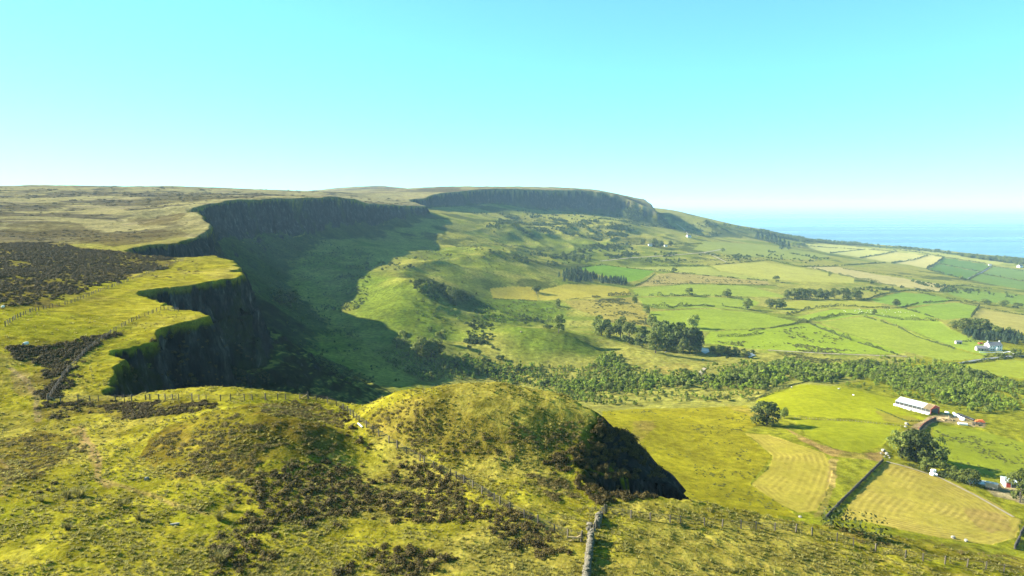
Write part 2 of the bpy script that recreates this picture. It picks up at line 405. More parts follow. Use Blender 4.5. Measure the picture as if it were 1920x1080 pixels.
# ------------------------------------------------------------------ fields: label, sunlit colour, outline, mown rows
FIELDS = [
 ('bright green field behind the dark conifer plantation', (140,190,55), [(1082,503),(1130,497),(1228,508),(1205,523),(1180,529),(1130,517)], 0),
 ('pale yellow field left of the small hedge with a bushy tree', (206,203,80), [(918,541),(960,537),(1002,538),(1010,563),(925,560)], 0),
 ('yellow field in front of the dark conifer plantation', (204,203,82), [(1008,545),(1060,533),(1110,533),(1178,541),(1182,553),(1110,560),(1012,563)], 0),
 ('bright green strip field with two round trees on its lower hedge', (172,200,75), [(1187,541),(1290,533),(1400,536),(1462,552),(1475,558),(1400,556),(1300,555),(1190,556)], 0),
 ('narrow green field between two parallel bushy hedges', (170,200,72), [(1196,558),(1300,557),(1400,559),(1425,567),(1400,582),(1340,577),(1240,580),(1208,574)], 0),
 ('broad bright green field with one tree on its lower edge', (172,203,68), [(1216,584),(1340,579),(1430,588),(1497,603),(1430,615),(1330,620),(1270,622),(1230,600)], 0),
 ('olive field speckled with dark rushes', (184,182,84), [(1058,564),(1120,561),(1186,557),(1213,590),(1222,612),(1150,606),(1075,578)], 0),
 ('rough straw coloured field beyond the bright green strip', (192,188,105), [(1205,531),(1236,513),(1270,511),(1440,528),(1445,534),(1300,531),(1190,538)], 0),
 ('light green field with a lone round tree above its hedge', (190,206,95), [(1182,501),(1330,500),(1350,509),(1440,523),(1440,527),(1270,510),(1232,508)], 0),
 ('large pale yellow green field sloping seaward', (206,216,100), [(1335,498),(1430,491),(1500,502),(1600,521),(1602,531),(1520,529),(1440,523),(1352,508)], 0),
 ('long cream coloured strip of stubble', (218,216,135), [(1510,501),(1565,499),(1640,514),(1780,535),(1762,546),(1680,537),(1600,520),(1540,507)], 0),
 ('pale yellow field nearest the coast woods', (218,228,125), [(1510,457),(1570,459),(1630,465),(1676,472),(1612,482),(1556,475),(1520,466)], 0),
 ('cream field between two dark hedges far off', (224,228,130), [(1616,483),(1680,472),(1738,478),(1700,489),(1672,492)], 0),
 ('palest cream field beside the dark green one', (232,232,140), [(1678,493),(1740,478),(1768,482),(1738,503),(1705,497)], 0),
 ('dark green upper field by the lane to the sea', (120,160,70), [(1770,483),(1858,497),(1838,509),(1758,493)], 0),
 ('dark green lower field by the lane to the sea', (122,164,70), [(1756,494),(1836,510),(1814,524),(1775,516),(1738,505)], 0),
 ('green field beyond the pale lane', (136,172,80), [(1862,499),(1925,507),(1990,515),(1990,535),(1925,527),(1842,512)], 0),
 ('green strip below the pale lane', (138,176,80), [(1840,514),(1925,529),(1990,538),(1990,552),(1925,545),(1820,525)], 0),
 ('thin pale field along the coastal trees', (204,216,110), [(1630,463),(1740,470),(1835,485),(1905,495),(1858,495),(1770,481),(1680,471)], 0),
 ('mid green field below the cream strip', (152,190,76), [(1770,541),(1850,547),(1925,555),(1990,560),(1990,578),(1925,572),(1835,566),(1785,553)], 0),
 ('green field with a curved lower hedge and one tree', (150,194,72), [(1634,562),(1690,548),(1752,553),(1782,561),(1770,567),(1695,576),(1645,567)], 0),
 ('domed green field above the sheep field', (164,202,74), [(1705,580),(1750,571),(1790,567),(1832,574),(1818,596),(1770,600),(1722,590)], 0),
 ('tan green stubble field above the farmhouse wood', (204,206,110), [(1828,578),(1925,592),(2000,600),(2000,630),(1925,626),(1860,616),(1822,599)], 0),
 ('pale field in front of the row of tall trees', (190,204,82), [(1448,570),(1520,561),(1590,559),(1655,571),(1655,577),(1560,577),(1490,590),(1455,580)], 0),
 ('bright field dotted with grazing sheep', (170,204,70), [(1490,594),(1560,580),(1700,579),(1760,601),(1680,597),(1610,592),(1535,603)], 0),
 ('long green field running down to the woodland', (176,202,72), [(1538,604),(1615,594),(1640,596),(1700,620),(1780,650),(1850,671),(1770,676),(1680,655),(1600,628)], 0),
 ('green field on the far side of a thin diagonal hedge', (172,206,72), [(1642,594),(1760,602),(1782,618),(1840,640),(1852,668),(1780,648),(1700,618)], 0),
 ('bright green field with dark rush patches', (172,205,62), [(1318,642),(1330,622),(1440,617),(1500,605),(1535,606),(1600,630),(1700,662),(1560,664),(1400,652)], 0),
 ('domed bright field beside the long barn', (188,204,40), [(1415,752),(1450,737),(1500,721),(1560,724),(1620,735),(1680,748),(1686,768),(1745,788),(1700,797),(1600,785),(1480,778),(1430,765)], 0),
 ('green field between the dark tree and the dirt track', (184,200,46), [(1488,786),(1600,790),(1690,799),(1655,835),(1610,850),(1560,840),(1510,815)], 0),
 ('straw striped hay field below the dark stone wall', (216,206,96), [(1660,868),(1700,874),(1790,906),(1870,945),(1915,975),(1905,1008),(1860,1022),(1760,1008),(1680,990),(1610,975),(1575,975),(1600,935)], 1),
 ('hay field with swirling mown rows', (212,204,88), [(1397,812),(1440,815),(1500,835),(1545,850),(1562,880),(1548,930),(1530,958),(1495,962),(1440,935),(1408,908),(1440,880),(1450,855)], 1),
 ('green pasture right of the big leafy tree', (170,192,54), [(1748,795),(1840,808),(1925,832),(2000,850),(2000,910),(1925,905),(1850,890),(1780,868),(1752,830)], 0),
 ('pasture in front of the farmhouse lane', (180,202,66), [(1800,684),(1880,675),(2000,678),(2000,725),(1925,712),(1850,702)], 0),
 ('yellow green slope below the dark crag', (180,182,40), [(1115,772),(1190,766),(1300,765),(1400,760),(1430,790),(1395,812),(1448,855),(1405,908),(1470,950),(1500,972),(1300,948),(1250,890),(1190,830)], 0),
 ('green strip of ground along the foot of the far hill', (176,196,92), [(1320,452),(1440,460),(1560,480),(1500,488),(1400,480),(1300,468)], 0),
]
field_id = np.full(X.shape, -1, np.int32)
swath = np.zeros(X.shape, np.float32)
for fi_, (lab, col, poly, rows) in enumerate(FIELDS):
    m = mask_of(poly) & (D > 5)
    field_id[m] = fi_
    if rows:
        pl = plan(poly)
        swath[m] = poly_dist(pl, X[m] + fbm(X[m], Y[m], 60, 2, 8) * 3, Y[m] + fbm(X[m], Y[m], 60, 2, 9) * 3) + 10

# ------------------------------------------------------------------ relief
slope_x = np.gradient(Z, axis=1) / (np.gradient(TH)[None] * r_g + 1e-6)
slope_r = np.gradient(Z, axis=0) / (np.gradient(RR)[:, None] + 1e-6)
steep = np.hypot(slope_x, slope_r)
in_field = field_id >= 0
fl = 1.0 - in_field.astype(np.float32)
rough_m = mask_of([(600,520),(700,470),(800,440),(880,405),(1000,405),(1200,430),(1330,445),(1300,470),(1100,480),(1030,500),(1050,535),(915,530),(920,565),(1050,575),(1110,600),(1120,640),(960,690),(860,700),(720,660),(690,600)], 20, 80)
_p = plan([(600,520),(700,470),(800,440),(880,405),(1000,405),(1200,430),(1330,445),(1300,470),(1100,480),(1030,500),(1050,535),(915,530),(920,565),(1050,575),(1110,600),(1120,640),(960,690),(860,700),(720,660),(690,600)])
rough_w = np.zeros(X.shape, np.float32)
rough_w[rough_m] = sstep(0, 110, poly_dist(_p, X[rough_m], Y[rough_m]))
hum = (1 - np.abs(fbm(X, Y, 95, 3, 21))) ** 2 - 0.55
Z = Z + hum * 11.0 * rough_w * sstep(25, 120, D) * sstep(250, 700, r_g)
for u_, v_, h__, ra in [(760,540,6,36),(760,590,10,42),(790,565,10,36),(860,560,7,32),(1040,655,9,48),(960,640,6,36),(830,505,9,45),(930,480,9,50),(1330,428,26,95),(1255,412,24,80),(1150,425,16,90),(950,430,14,70),(1060,430,12,80)]:
    c_ = pick_many([(u_, v_)], Zbase)[0]
    Z = Z + h__ * np.exp(-((X - c_[0]) ** 2 + (Y - c_[1]) ** 2) / (ra * ra))
Z = Z + fbm(X, Y, 60, 3, 22) * 1.6 * (D > 30) * (0.4 + 0.6 * fl) * sstep(200, 500, r_g)
Z = Z + fbm(X, Y, 48, 3, 27) * 1.8 * sstep(350, 800, r_g) * (D < -20)
Z = Z + fbm(X, Y, 220, 3, 23) * 3.5 * sstep(350, 1200, r_g) * (D < -15)
Z = Z + fbm(X, Y, 9, 3, 24) * 0.42 * (r_g < 420) * (D < 3)
tus = fbm(X, Y, 1.6, 2, 25)
Z = Z + tus * 0.20 * (1 - sstep(140, 320, r_g)) * (D < 10)
Z = Z + fbm(X, Y, 5, 2, 26) * 0.5 * sstep(20, 40, D) * fl * (r_g < 900)

cum_edge = np.concatenate([[0], np.cumsum(np.hypot(np.diff(E[:, 0]), np.diff(E[:, 1])))])
# ------------------------------------------------------------------ colour of the ground cover
n1 = fbm(X, Y, 30, 4, 31); n2 = fbm(X, Y, 7, 3, 32); n3 = fbm(X, Y, 180, 4, 33); n4 = fbm(X, Y, 2.2, 2, 34)
def mix(a, b, t): return a * (1 - t[..., None]) + b * t[..., None]
COL = np.zeros(X.shape + (3,), np.float32)
near = 1 - sstep(150, 500, r_g)
COL[:] = alb(178, 176, 52)
COL = mix(COL, alb(192, 184, 84), sstep(0.0, 0.45, n1 + n2 * .6) * 0.65)
COL = mix(COL, alb(150, 160, 36), sstep(0.05, 0.5, -n1 + n2 * .5) * 0.5)
# the high moor fades from gold grass into tan bog with heather streaks
moor = sstep(380, 700, r_g) * (D < 0)
COL = mix(COL, alb(184, 180, 122), moor * 0.8)
hst = fbm(X * 0.6, Y, 110, 5, 41, 0.65) + 0.35 * n1
heath_far = sstep(0.0, 0.16, hst) * moor * sstep(8, 40, -D)
COL = mix(COL, alb(166, 158, 114), sstep(0.1, .4, fbm(X, Y, 45, 4, 42)) * moor * .7)
COL = mix(COL, alb(112, 106, 76), heath_far * 0.85)
COL = mix(COL, alb(96, 94, 68), sstep(.12, .3, fbm(X, Y, 16, 3, 40)) * moor * (.35 + .4 * heath_far))
# valley
val = (D > 0).astype(np.float32)
vcol = np.zeros_like(COL); vcol[:] = alb(188, 190, 92)
vcol = mix(vcol, alb(138, 160, 56), sstep(0.0, 0.4, n1 * .6 + n3) * .75)
vcol = mix(vcol, alb(184, 180, 92), sstep(0.1, 0.5, n2 * .4 - n3 + n1 * .3) * .8)
scr = sstep(0.22, 0.42, fbm(X, Y, 85, 4, 43) + n2 * .2) * sstep(700, 1100, r_g)
vcol = mix(vcol, alb(88, 104, 50), scr * 0.8)
brk = mask_of([(640,500),(700,500),(740,540),(800,560),(830,600),(850,640),(800,660),(720,650),(660,600)], 12, 40) | mask_of([(930,635),(1000,630),(1090,640),(1130,660),(1120,680),(1000,680),(940,665)], 6, 25) | mask_of([(880,570),(960,555),(1050,570),(1060,600),(960,610),(880,600)], 10, 25)
brk = np.clip(soften(brk, 11, 31) * 1.3 + n1 * .5 - .15, 0, 1)
vcol = mix(vcol, alb(120, 150, 44) * (1 + 0.3 * n2[..., None]), brk * 0.8)
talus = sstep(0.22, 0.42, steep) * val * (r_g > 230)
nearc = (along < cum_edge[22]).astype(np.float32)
vcol = mix(vcol, alb(70, 92, 50), talus * 0.85 * (1 - nearc))  # talus colour darkened to deepen the shade below the cliffs
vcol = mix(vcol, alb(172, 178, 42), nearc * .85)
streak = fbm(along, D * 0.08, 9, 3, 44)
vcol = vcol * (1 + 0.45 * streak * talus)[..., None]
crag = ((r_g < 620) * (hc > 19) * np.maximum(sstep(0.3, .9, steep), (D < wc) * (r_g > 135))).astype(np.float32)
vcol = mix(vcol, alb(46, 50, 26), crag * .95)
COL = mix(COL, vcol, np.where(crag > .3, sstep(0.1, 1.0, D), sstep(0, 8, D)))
# far coastal woods strip in front of the sea
coast = mask_of([(1330,418),(1400,430),(1500,453),(1640,462),(1760,474),(1860,489),(1990,504),(1990,493),(1900,485),(1760,471),(1640,460),(1520,449),(1400,429)]) & (r_g > 2500)
COL = mix(COL, alb(92, 122, 62) * (1 + .5 * n1[..., None]), coast * 0.9)
for fi_, (lab, col, poly, rows) in enumerate(FIELDS):
    m = field_id == fi_
    c = alb(*col) * np.array([1.10, 1.01, 1.22], np.float32)
    COL[m] = c * (1 + 0.10 * n1[m] + 0.05 * n2[m])[:, None]
pos = [(mask_of(p, j, jl, s), c, a) for p, j, jl, s, c, a in [
 ([(0,455),(60,453),(150,463),(330,484),(318,494),(250,517),(190,532),(110,562),(60,572),(0,580),(-90,590),(-90,455)], 12, 22, 51, (124,112,58), .75),
 ([(10,652),(100,640),(200,626),(245,618),(215,637),(165,657),(128,700),(108,748),(68,748),(72,690),(30,664)], 3, 6, 52, (126,116,54), .7),
 ([(75,757),(170,750),(290,752),(412,756),(400,766),(330,776),(240,786),(160,776),(110,790),(80,786)], 2.2, 4, 53, (126,116,50), .6),
 ([(262,848),(330,792),(420,767),(500,757),(600,757),(664,792),(645,838),(560,858),(480,880),(400,902),(300,884)], 4, 6, 54, (132,116,46), .8),
 ([(-60,835),(60,812),(130,815),(136,860),(70,896),(-60,905)], 4, 6, 55, (128,116,46), .75),
 ([(682,775),(790,742),(860,765),(950,800),(1080,790),(1125,850),(1065,872),(960,862),(860,866),(760,835),(705,795)], 4, 6, 56, (146,132,48), .5),
 ([(1150,1000),(1300,1010),(1600,1060),(1700,1095),(1140,1095)], 5, 8, 57, (166,160,66), .6),
 ([(1560,985),(1760,1015),(1920,1045),(1920,1075),(1750,1050),(1600,1010)], 4, 7, 58, (140,120,56), .55),
 ([(0,420),(130,415),(210,440),(120,447),(0,445)], 14, 30, 59, (112,104,62), .8),
 ([(240,410),(340,400),(335,418),(260,425)], 8, 30, 60, (112,102,58), .75),
 ([(130,450),(230,438),(330,428),(350,440),(300,450),(200,462)], 8, 30, 61, (112,102,60), .8),
 ([(270,384),(400,376),(430,366),(330,366),(250,374)], 20, 60, 62, (112,108,66), .7),
 ([(60,380),(110,378),(120,386),(60,388)], 15, 40, 63, (104,100,64), .7),
 ([(1185,790),(1225,788),(1230,800),(1200,830),(1188,835)], 1, 5, 64, (186,160,92), .6),
 ([(1345,752),(1400,765),(1470,780),(1440,790),(1380,770)], 2, 6, 65, (196,176,92), .6),
 ([(1810,950),(1880,965),(1905,1000),(1860,1000),(1820,975)], 3, 8, 66, (204,172,112), .6),
 ([(1744,782),(1770,776),(1800,782),(1850,797),(1842,803),(1790,797),(1765,792),(1748,794),(1722,812),(1700,822),(1690,812),(1715,796)], .6, 4, 68, (214,192,146), .98),
 ([(1470,800),(1510,822),(1560,842),(1610,852),(1660,846),(1655,866),(1620,862),(1565,858),(1500,826)], 1, 6, 69, (204,174,108), .9),
 ([(1556,860),(1570,862),(1566,910),(1545,965),(1525,972),(1548,920)], 1, 6, 70, (204,180,112), .8),
 ([(1846,914),(1885,904),(1915,925),(1930,950),(1900,938),(1862,928)], .6, 4, 71, (196,184,150), .85),
 ([(130,800),(150,805),(185,850),(185,890),(170,870),(150,835)], .8, 4, 72, (172,148,92), .6),
 ([(20,700),(50,690),(60,740),(30,740)], 1, 4, 73, (176,156,100), .5),
 ([(1235,690),(1270,680),(1300,690),(1280,702),(1245,702)], 1.5, 6, 74, (206,190,100), .7),
 ([(1640,770),(1700,780),(1735,790),(1700,800),(1660,790)], 1, 5, 67, (186,158,92), .5),
]]
for m, c, a in pos:
    COL = mix(COL, alb(*c) * (1 + .3 * n2[..., None] + .25 * n4[..., None]), m * a * (0.55 + 0.45 * sstep(-.35, .1, n2 + n1 * .6)))
for px_, w__, c_ in [([(150,800),(172,835),(186,860),(184,900),(205,912)], .45, (184,160,100)), ([(184,900),(240,915),(290,930),(340,950),(400,962)], .4, (182,164,92)), ([(20,690),(50,715),(68,745),(72,790)], .5, (188,170,112)), ([(48,655),(96,655),(104,690),(100,725)], .35, (190,184,80)),
                  ([(0,862),(14,880),(18,905),(0,930)], .4, (188,170,100)), ([(262,868),(285,880),(330,892),(420,905),(520,890)], .4, (184,176,70)), ([(1150,1062),(1300,1052),(1500,1062),(1700,1090)], .5, (190,180,76)), ([(1430,1000),(1600,1040),(1760,1072),(1900,1100)], .5, (186,178,80)), ([(290,487),(285,500),(272,510)], .8, (190,184,80))]:
    pl_ = plan(px_, False, 6); sel_ = (r_g < 420) & (X > pl_[:, 0].min() - 5) & (X < pl_[:, 0].max() + 5) & (Y > pl_[:, 1].min() - 5) & (Y < pl_[:, 1].max() + 5)
    xs_, ys_ = X[sel_] + fbm(X[sel_], Y[sel_], 4, 2, 80) * .5, Y[sel_] + fbm(X[sel_], Y[sel_], 4, 2, 81) * .5
    b_ = np.full(xs_.shape, 1e9)
    for a0, a1 in zip(pl_[:-1], pl_[1:]):
        dx_, dy_ = a1[0] - a0[0], a1[1] - a0[1]; t_ = np.clip(((xs_ - a0[0]) * dx_ + (ys_ - a0[1]) * dy_) / (dx_ * dx_ + dy_ * dy_ + 1e-9), 0, 1)
        b_ = np.minimum(b_, np.hypot(xs_ - a0[0] - t_ * dx_, ys_ - a0[1] - t_ * dy_))
    w_m = (1 - sstep(w__ * .6, w__ * 1.6, b_))[:, None] * .75
    COL[sel_] = COL[sel_] * (1 - w_m) + alb(*c_) * w_m
HEATH = pos[0][0] | pos[1][0] | pos[2][0]
COL[D < 0] *= np.array([1.08, 1.05, 1.35], np.float32)
# bare rock on the cliffs
rockiness = sstep(0.95, 1.45, steep + 0.35 * fbm(along, Z, 14, 3, 45)) * sstep(0.3, 1.6, D) * (hc > 9)
rockiness = np.maximum(rockiness, sstep(1.0, 5, D) * sstep(30, 40, hc) * (r_g < 230) * (D < 75) * sstep(.35, .6, steep) * (along < cum_edge[18]))
rockiness = np.maximum(rockiness, sstep(.4, 1.4, D + 1.6 * fbm(X, Y, 4, 2, 84)) * (D > .2) * (1 - sstep(wc * .8, wc * 1.1, d)) * (hc > 19) * (r_g > 135) * (r_g < 620))
green_on_rock = sstep(-0.05, 0.35, fbm(along, Z * 0.6, 26, 4, 46))
rock_a = (rockiness * (1 - 0.62 * green_on_rock)).astype(np.float32)

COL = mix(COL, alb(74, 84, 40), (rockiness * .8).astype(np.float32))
# rugged rock faces: push steep ground in and out along its own normal
nx, ny = -slope_x, -slope_r                      # in (tangent, radial) axes
nl = np.sqrt(nx ** 2 + ny ** 2 + 1)
tx, ty = np.cos(th_g), -np.sin(th_g)
wx = (nx * tx + ny * np.sin(th_g)) / nl; wy = (nx * ty + ny * np.cos(th_g)) / nl
colm = _hash(np.floor((along + 1.2 * fbm(X, Y, 6, 2, 49)) / (1.6 * np.clip(r_g / 260, .7, 4))), np.floor((Z + 2 * fbm(along, along * 0, 20, 2, 50)) / 7), 77)
amp = (colm * 0.9 + fbm(along, Z * 0.35, 9, 3, 47) * 2.6 + fbm(along, Z, 3.2, 2, 48) * 0.9) * rockiness * np.clip(r_g / 300, .8, 2.2)
XF, YF, ZF = X + wx * amp, Y + wy * amp, Z + amp / nl * 0.3

# ------------------------------------------------------------------ ground material
def new_mat(name):
    m = bpy.data.materials.new(name); m.use_nodes = True
    n = m.node_tree.nodes; return m, n, m.node_tree.links, n['Principled BSDF']
def simple(name, col, rough=0.8, var=0.25, scale=3.0, bump=0.0, spec=0.3, metal=0.0):
    m, n, l, b = new_mat(name)
    tc = n.new('ShaderNodeTexCoord')
    tx_ = n.new('ShaderNodeTexNoise'); tx_.inputs['Scale'].default_value = scale; tx_.inputs['Detail'].default_value = 4
    l.new(tc.outputs['Object'], tx_.inputs['Vector'])
    mr = n.new('ShaderNodeMapRange'); mr.inputs[1].default_value = .3; mr.inputs[2].default_value = .7
    mr.inputs[3].default_value = 1 - var; mr.inputs[4].default_value = 1 + var
    l.new(tx_.outputs[0], mr.inputs[0])
    mx = n.new('ShaderNodeMix'); mx.data_type = 'RGBA'; mx.blend_type = 'MULTIPLY'; mx.inputs[0].default_value = 1
    mx.inputs[6].default_value = (*col, 1); l.new(mr.outputs[0], mx.inputs[7]); l.new(mx.outputs[2], b.inputs['Base Color'])
    b.inputs['Roughness'].default_value = rough; b.inputs['Specular IOR Level'].default_value = spec; b.inputs['Metallic'].default_value = metal
    if bump:
        bp = n.new('ShaderNodeBump'); bp.inputs['Strength'].default_value = bump; bp.inputs['Distance'].default_value = 0.05
        l.new(tx_.outputs[0], bp.inputs['Height']); l.new(bp.outputs[0], b.inputs['Normal'])
    return m

def ground_material():
    m, n, l, b = new_mat('ground_cover')
    geo = n.new('ShaderNodeNewGeometry')
    def attr(nm):
        a = n.new('ShaderNodeAttribute'); a.attribute_name = nm; return a
    def noise(scale, detail=3, rough=.55, vec=None):
        t = n.new('ShaderNodeTexNoise'); t.inputs['Scale'].default_value = scale; t.inputs['Detail'].default_value = detail; t.inputs['Roughness'].default_value = rough
        l.new(vec or geo.outputs['Position'], t.inputs['Vector']); return t
    def rngm(sock, a, b_, c, d_):
        r = n.new('ShaderNodeMapRange'); r.inputs[1].default_value = a; r.inputs[2].default_value = b_; r.inputs[3].default_value = c; r.inputs[4].default_value = d_
        l.new(sock, r.inputs[0]); return r.outputs[0]
    def math_(op, a, b_):
        q = n.new('ShaderNodeMath'); q.operation = op
        for i, s in enumerate((a, b_)):
            if isinstance(s, (int, float)): q.inputs[i].default_value = s
            else: l.new(s, q.inputs[i])
        return q.outputs[0]
    def mixc(fac, a, b_, mode='MIX'):
        q = n.new('ShaderNodeMix'); q.data_type = 'RGBA'; q.blend_type = mode
        for s, i in ((fac, 0), (a, 6), (b_, 7)):
            if isinstance(s, (int, float)): q.inputs[i].default_value = s
            elif isinstance(s, tuple): q.inputs[i].default_value = s
            else: l.new(s, q.inputs[i])
        return q.outputs[2]
    col = attr('Col').outputs['Color']
    rough_a = attr('rough').outputs['Fac']
    f1 = noise(1.7, 4, .6); f2 = noise(0.28, 3); f3 = noise(0.05, 3)
    lo = math_('SUBTRACT', 1.0, math_('MULTIPLY', rough_a, 0.45)); hi = math_('ADD', 1.0, math_('MULTIPLY', rough_a, 0.42))
    def var(t, w):
        r = n.new('ShaderNodeMapRange'); l.new(t.outputs[0], r.inputs[0]); r.inputs[1].default_value = .3; r.inputs[2].default_value = .7
        l.new(math_('SUBTRACT', 1.0, math_('MULTIPLY', rough_a, w)), r.inputs[3]); l.new(math_('ADD', 1.0, math_('MULTIPLY', rough_a, w)), r.inputs[4]); return r.outputs[0]
    v = math_('MULTIPLY', math_('MULTIPLY', var(f1, .38), var(f2, .42)), var(f3, .24))
    c1 = mixc(1.0, col, v, 'MULTIPLY')
    # dry stalks: a paler, yellower tone on part of the tussocks
    dry = rngm(noise(0.9, 3).outputs[0], .52, .72, 0.0, .45)
    c1 = mixc(math_('MULTIPLY', dry, rough_a), c1, mixc(1.0, c1, (1.35, 1.12, 1.5, 1), 'MULTIPLY'))
    # mown rows
    sw = attr('swath').outputs['Fac']
    ph = math_('ADD', math_('MULTIPLY', sw, 2.7), math_('MULTIPLY', f2.outputs[0], 1.3))
    sn = math_('SINE', ph, 0.0)
    rowv = rngm(sn, -0.6, 0.8, 0.82, 1.16)
    on = rngm(sw, 4, 6, 0, 1)
    c1 = mixc(on, c1, mixc(1.0, c1, mixc(rngm(noise(.07, 3).outputs[0], .35, .65, 0, 1), rowv, (.95, 1.0, .8, 1)), 'MULTIPLY'))
    # rock: dark basalt with pale lichen and seepage running down the face
    mp = n.new('ShaderNodeMapping'); mp.inputs['Scale'].default_value = (1, 1, .28); l.new(geo.outputs['Position'], mp.inputs['Vector'])
    rk = noise(0.22, 6, .68, mp.outputs[0]); rk2 = noise(1.1, 4, .6, mp.outputs[0])
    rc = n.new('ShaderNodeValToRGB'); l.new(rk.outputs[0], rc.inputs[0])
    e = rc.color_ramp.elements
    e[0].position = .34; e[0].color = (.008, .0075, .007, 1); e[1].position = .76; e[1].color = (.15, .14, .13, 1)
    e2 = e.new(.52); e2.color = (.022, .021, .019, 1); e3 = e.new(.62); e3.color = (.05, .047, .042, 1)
    rcol = mixc(1.0, rc.outputs[0], rngm(rk2.outputs[0], .3, .7, .55, 1.4), 'MULTIPLY')
    ra = attr('rock').outputs['Fac']
    fac = rngm(math_('ADD', ra, math_('MULTIPLY', math_('SUBTRACT', rk2.outputs[0], .5), .6)), .30, .55, 0, 1)
    c2 = mixc(fac, c1, rcol)
    l.new(c2, b.inputs['Base Color'])
    b.inputs['Roughness'].default_value = .95; b.inputs['Specular IOR Level'].default_value = .0
    bp = n.new('ShaderNodeBump'); bp.inputs['Distance'].default_value = .35; bp.inputs['Strength'].default_value = .55
    hgt = math_('ADD', math_('MULTIPLY', f1.outputs[0], rough_a), math_('MULTIPLY', rk2.outputs[0], math_('MULTIPLY', ra, 3.0)))
    l.new(hgt, bp.inputs['Height']); l.new(bp.outputs[0], b.inputs['Normal'])
    return m
GROUND = ground_material()

rough = np.ones(X.shape, np.float32)
rough[in_field] = 0.42
rough[np.isin(field_id, [6, 7, 34])] = 0.8
rough *= 1 - 0.35 * sstep(900, 2500, r_g)

# ------------------------------------------------------------------ split the sheet into its pieces and link them
qd = lambda a: (a[:-1, :-1], a[1:, :-1], a[:-1, 1:], a[1:, 1:])
fD = sum(qd(D)) / 4; fs = sum(qd(rockiness)) / 4; fa = sum(qd(along)) / 4
ffield = field_id[:-1, :-1]
lab = np.where(fD < 0.5, 0, 1)
cum = np.concatenate([[0], np.cumsum(np.hypot(np.diff(E[:, 0]), np.diff(E[:, 1])))])
cuts = [(0, 21), (21, 36), (36, 47), (47, 55), (55, 63), (63, len(E) - 1)]
cliff_label = ['small dark crag below the grassy knoll', 'dark basalt cliff of the nearest lit headland', 'dark cliff under the second headland, with a grass lobe on top',
               'shaded cliff in the narrow bay beyond the second headland', 'long shaded cliff band of the great bay', 'farthest grey cliffs on the skyline spur']
for q, (s0, s1) in enumerate(cuts):
    lab[(fs > .35) & (fD > 0.5) & (fa >= cum[s0]) & (fa < cum[min(s1, len(cum) - 1)])] = 2 + q
lab = np.where((ffield >= 0) & (lab == 1), 10 + ffield, lab)
VT = np.stack([XF, YF, ZF], -1).reshape(-1, 3)
ii, jj = np.meshgrid(np.arange(NR - 1), np.arange(NT - 1), indexing='ij')
aa = ii * NT + jj
QUADS = np.stack([aa, aa + 1, aa + NT + 1, aa + NT], -1)
VN = None
def sheet(name, sel, label):
    q = QUADS[sel].reshape(-1, 4)
    if not len(q): return None
    idx, inv = np.unique(q, return_inverse=True)
    me = mesh_np(name, VT[idx], inv.reshape(-1, 4), [GROUND], True)
    for nm, arr in (('rock', rock_a), ('swath', swath), ('rough', rough)):
        at = me.attributes.new(nm, 'FLOAT', 'POINT'); at.data.foreach_set('value', arr.reshape(-1)[idx].astype(np.float32))
    at = me.attributes.new('Col', 'FLOAT_COLOR', 'POINT')
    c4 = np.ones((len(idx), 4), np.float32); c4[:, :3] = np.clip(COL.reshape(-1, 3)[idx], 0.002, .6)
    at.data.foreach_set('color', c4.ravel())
    return tag(link(name, me), label, None, None, 'structure')
sheet('moor', lab == 0, 'gold green moorland on top of the escarpment')
sheet('hillside', lab == 1, 'green valley slopes and rough ground below the cliffs')
for q in range(len(cuts)): sheet('cliff', lab == 2 + q, cliff_label[q])
for q, fdef in enumerate(FIELDS): sheet('field', lab == 10 + q, fdef[0])

# ------------------------------------------------------------------ sea
def sea_material():
    m, n, l, b = new_mat('sea_water')
    geo = n.new('ShaderNodeNewGeometry')
    mp = n.new('ShaderNodeMapping'); mp.inputs['Scale'].default_value = (.12, 1, 1); l.new(geo.outputs['Position'], mp.inputs[0])
    t = n.new('ShaderNodeTexNoise'); t.inputs['Scale'].default_value = 0.0011; t.inputs['Detail'].default_value = 5; l.new(mp.outputs[0], t.inputs['Vector'])
    r = n.new('ShaderNodeMapRange'); r.inputs[1].default_value = .42; r.inputs[2].default_value = .62; r.inputs[3].default_value = .22; r.inputs[4].default_value = .34; l.new(t.outputs[0], r.inputs[0])
    l.new(r.outputs[0], b.inputs['Roughness'])
    b.inputs['Base Color'].default_value = (.012, .03, .045, 1); b.inputs['IOR'].default_value = 1.33
    w = n.new('ShaderNodeTexNoise'); w.inputs['Scale'].default_value = .05; w.inputs['Detail'].default_value = 4; l.new(geo.outputs['Position'], w.inputs['Vector'])
    bp = n.new('ShaderNodeBump'); bp.inputs['Strength'].default_value = .5; bp.inputs['Distance'].default_value = 2.0; l.new(w.outputs[0], bp.inputs['Height']); l.new(bp.outputs[0], b.inputs['Normal'])
    return m
s = MB(); s.add([(-90000, -90000, SEA_Z), (90000, -90000, SEA_Z), (90000, 90000, SEA_Z), (-90000, 90000, SEA_Z)], [(0, 1, 2, 3)])
tag(s.build('sea', sea_material()), 'pale blue sea beyond the coast', kind='structure')

# ------------------------------------------------------------------ haze over the land and the sea
hz = MB(); hz.box(-95000, 95000, -95000, 95000, SEA_Z - 90, 150)
hm = bpy.data.materials.new('haze_air'); hm.use_nodes = True; n_ = hm.node_tree.nodes; n_.clear()
o_ = n_.new('ShaderNodeOutputMaterial'); pv = n_.new('ShaderNodeVolumePrincipled'); pv.inputs['Density'].default_value = 5e-5
pv.inputs['Color'].default_value = (.45, .72, 1, 1); pv.inputs['Anisotropy'].default_value = 0.0
hm.node_tree.links.new(pv.outputs[0], o_.inputs[1])
tag(hz.build('haze', hm), kind='stuff')
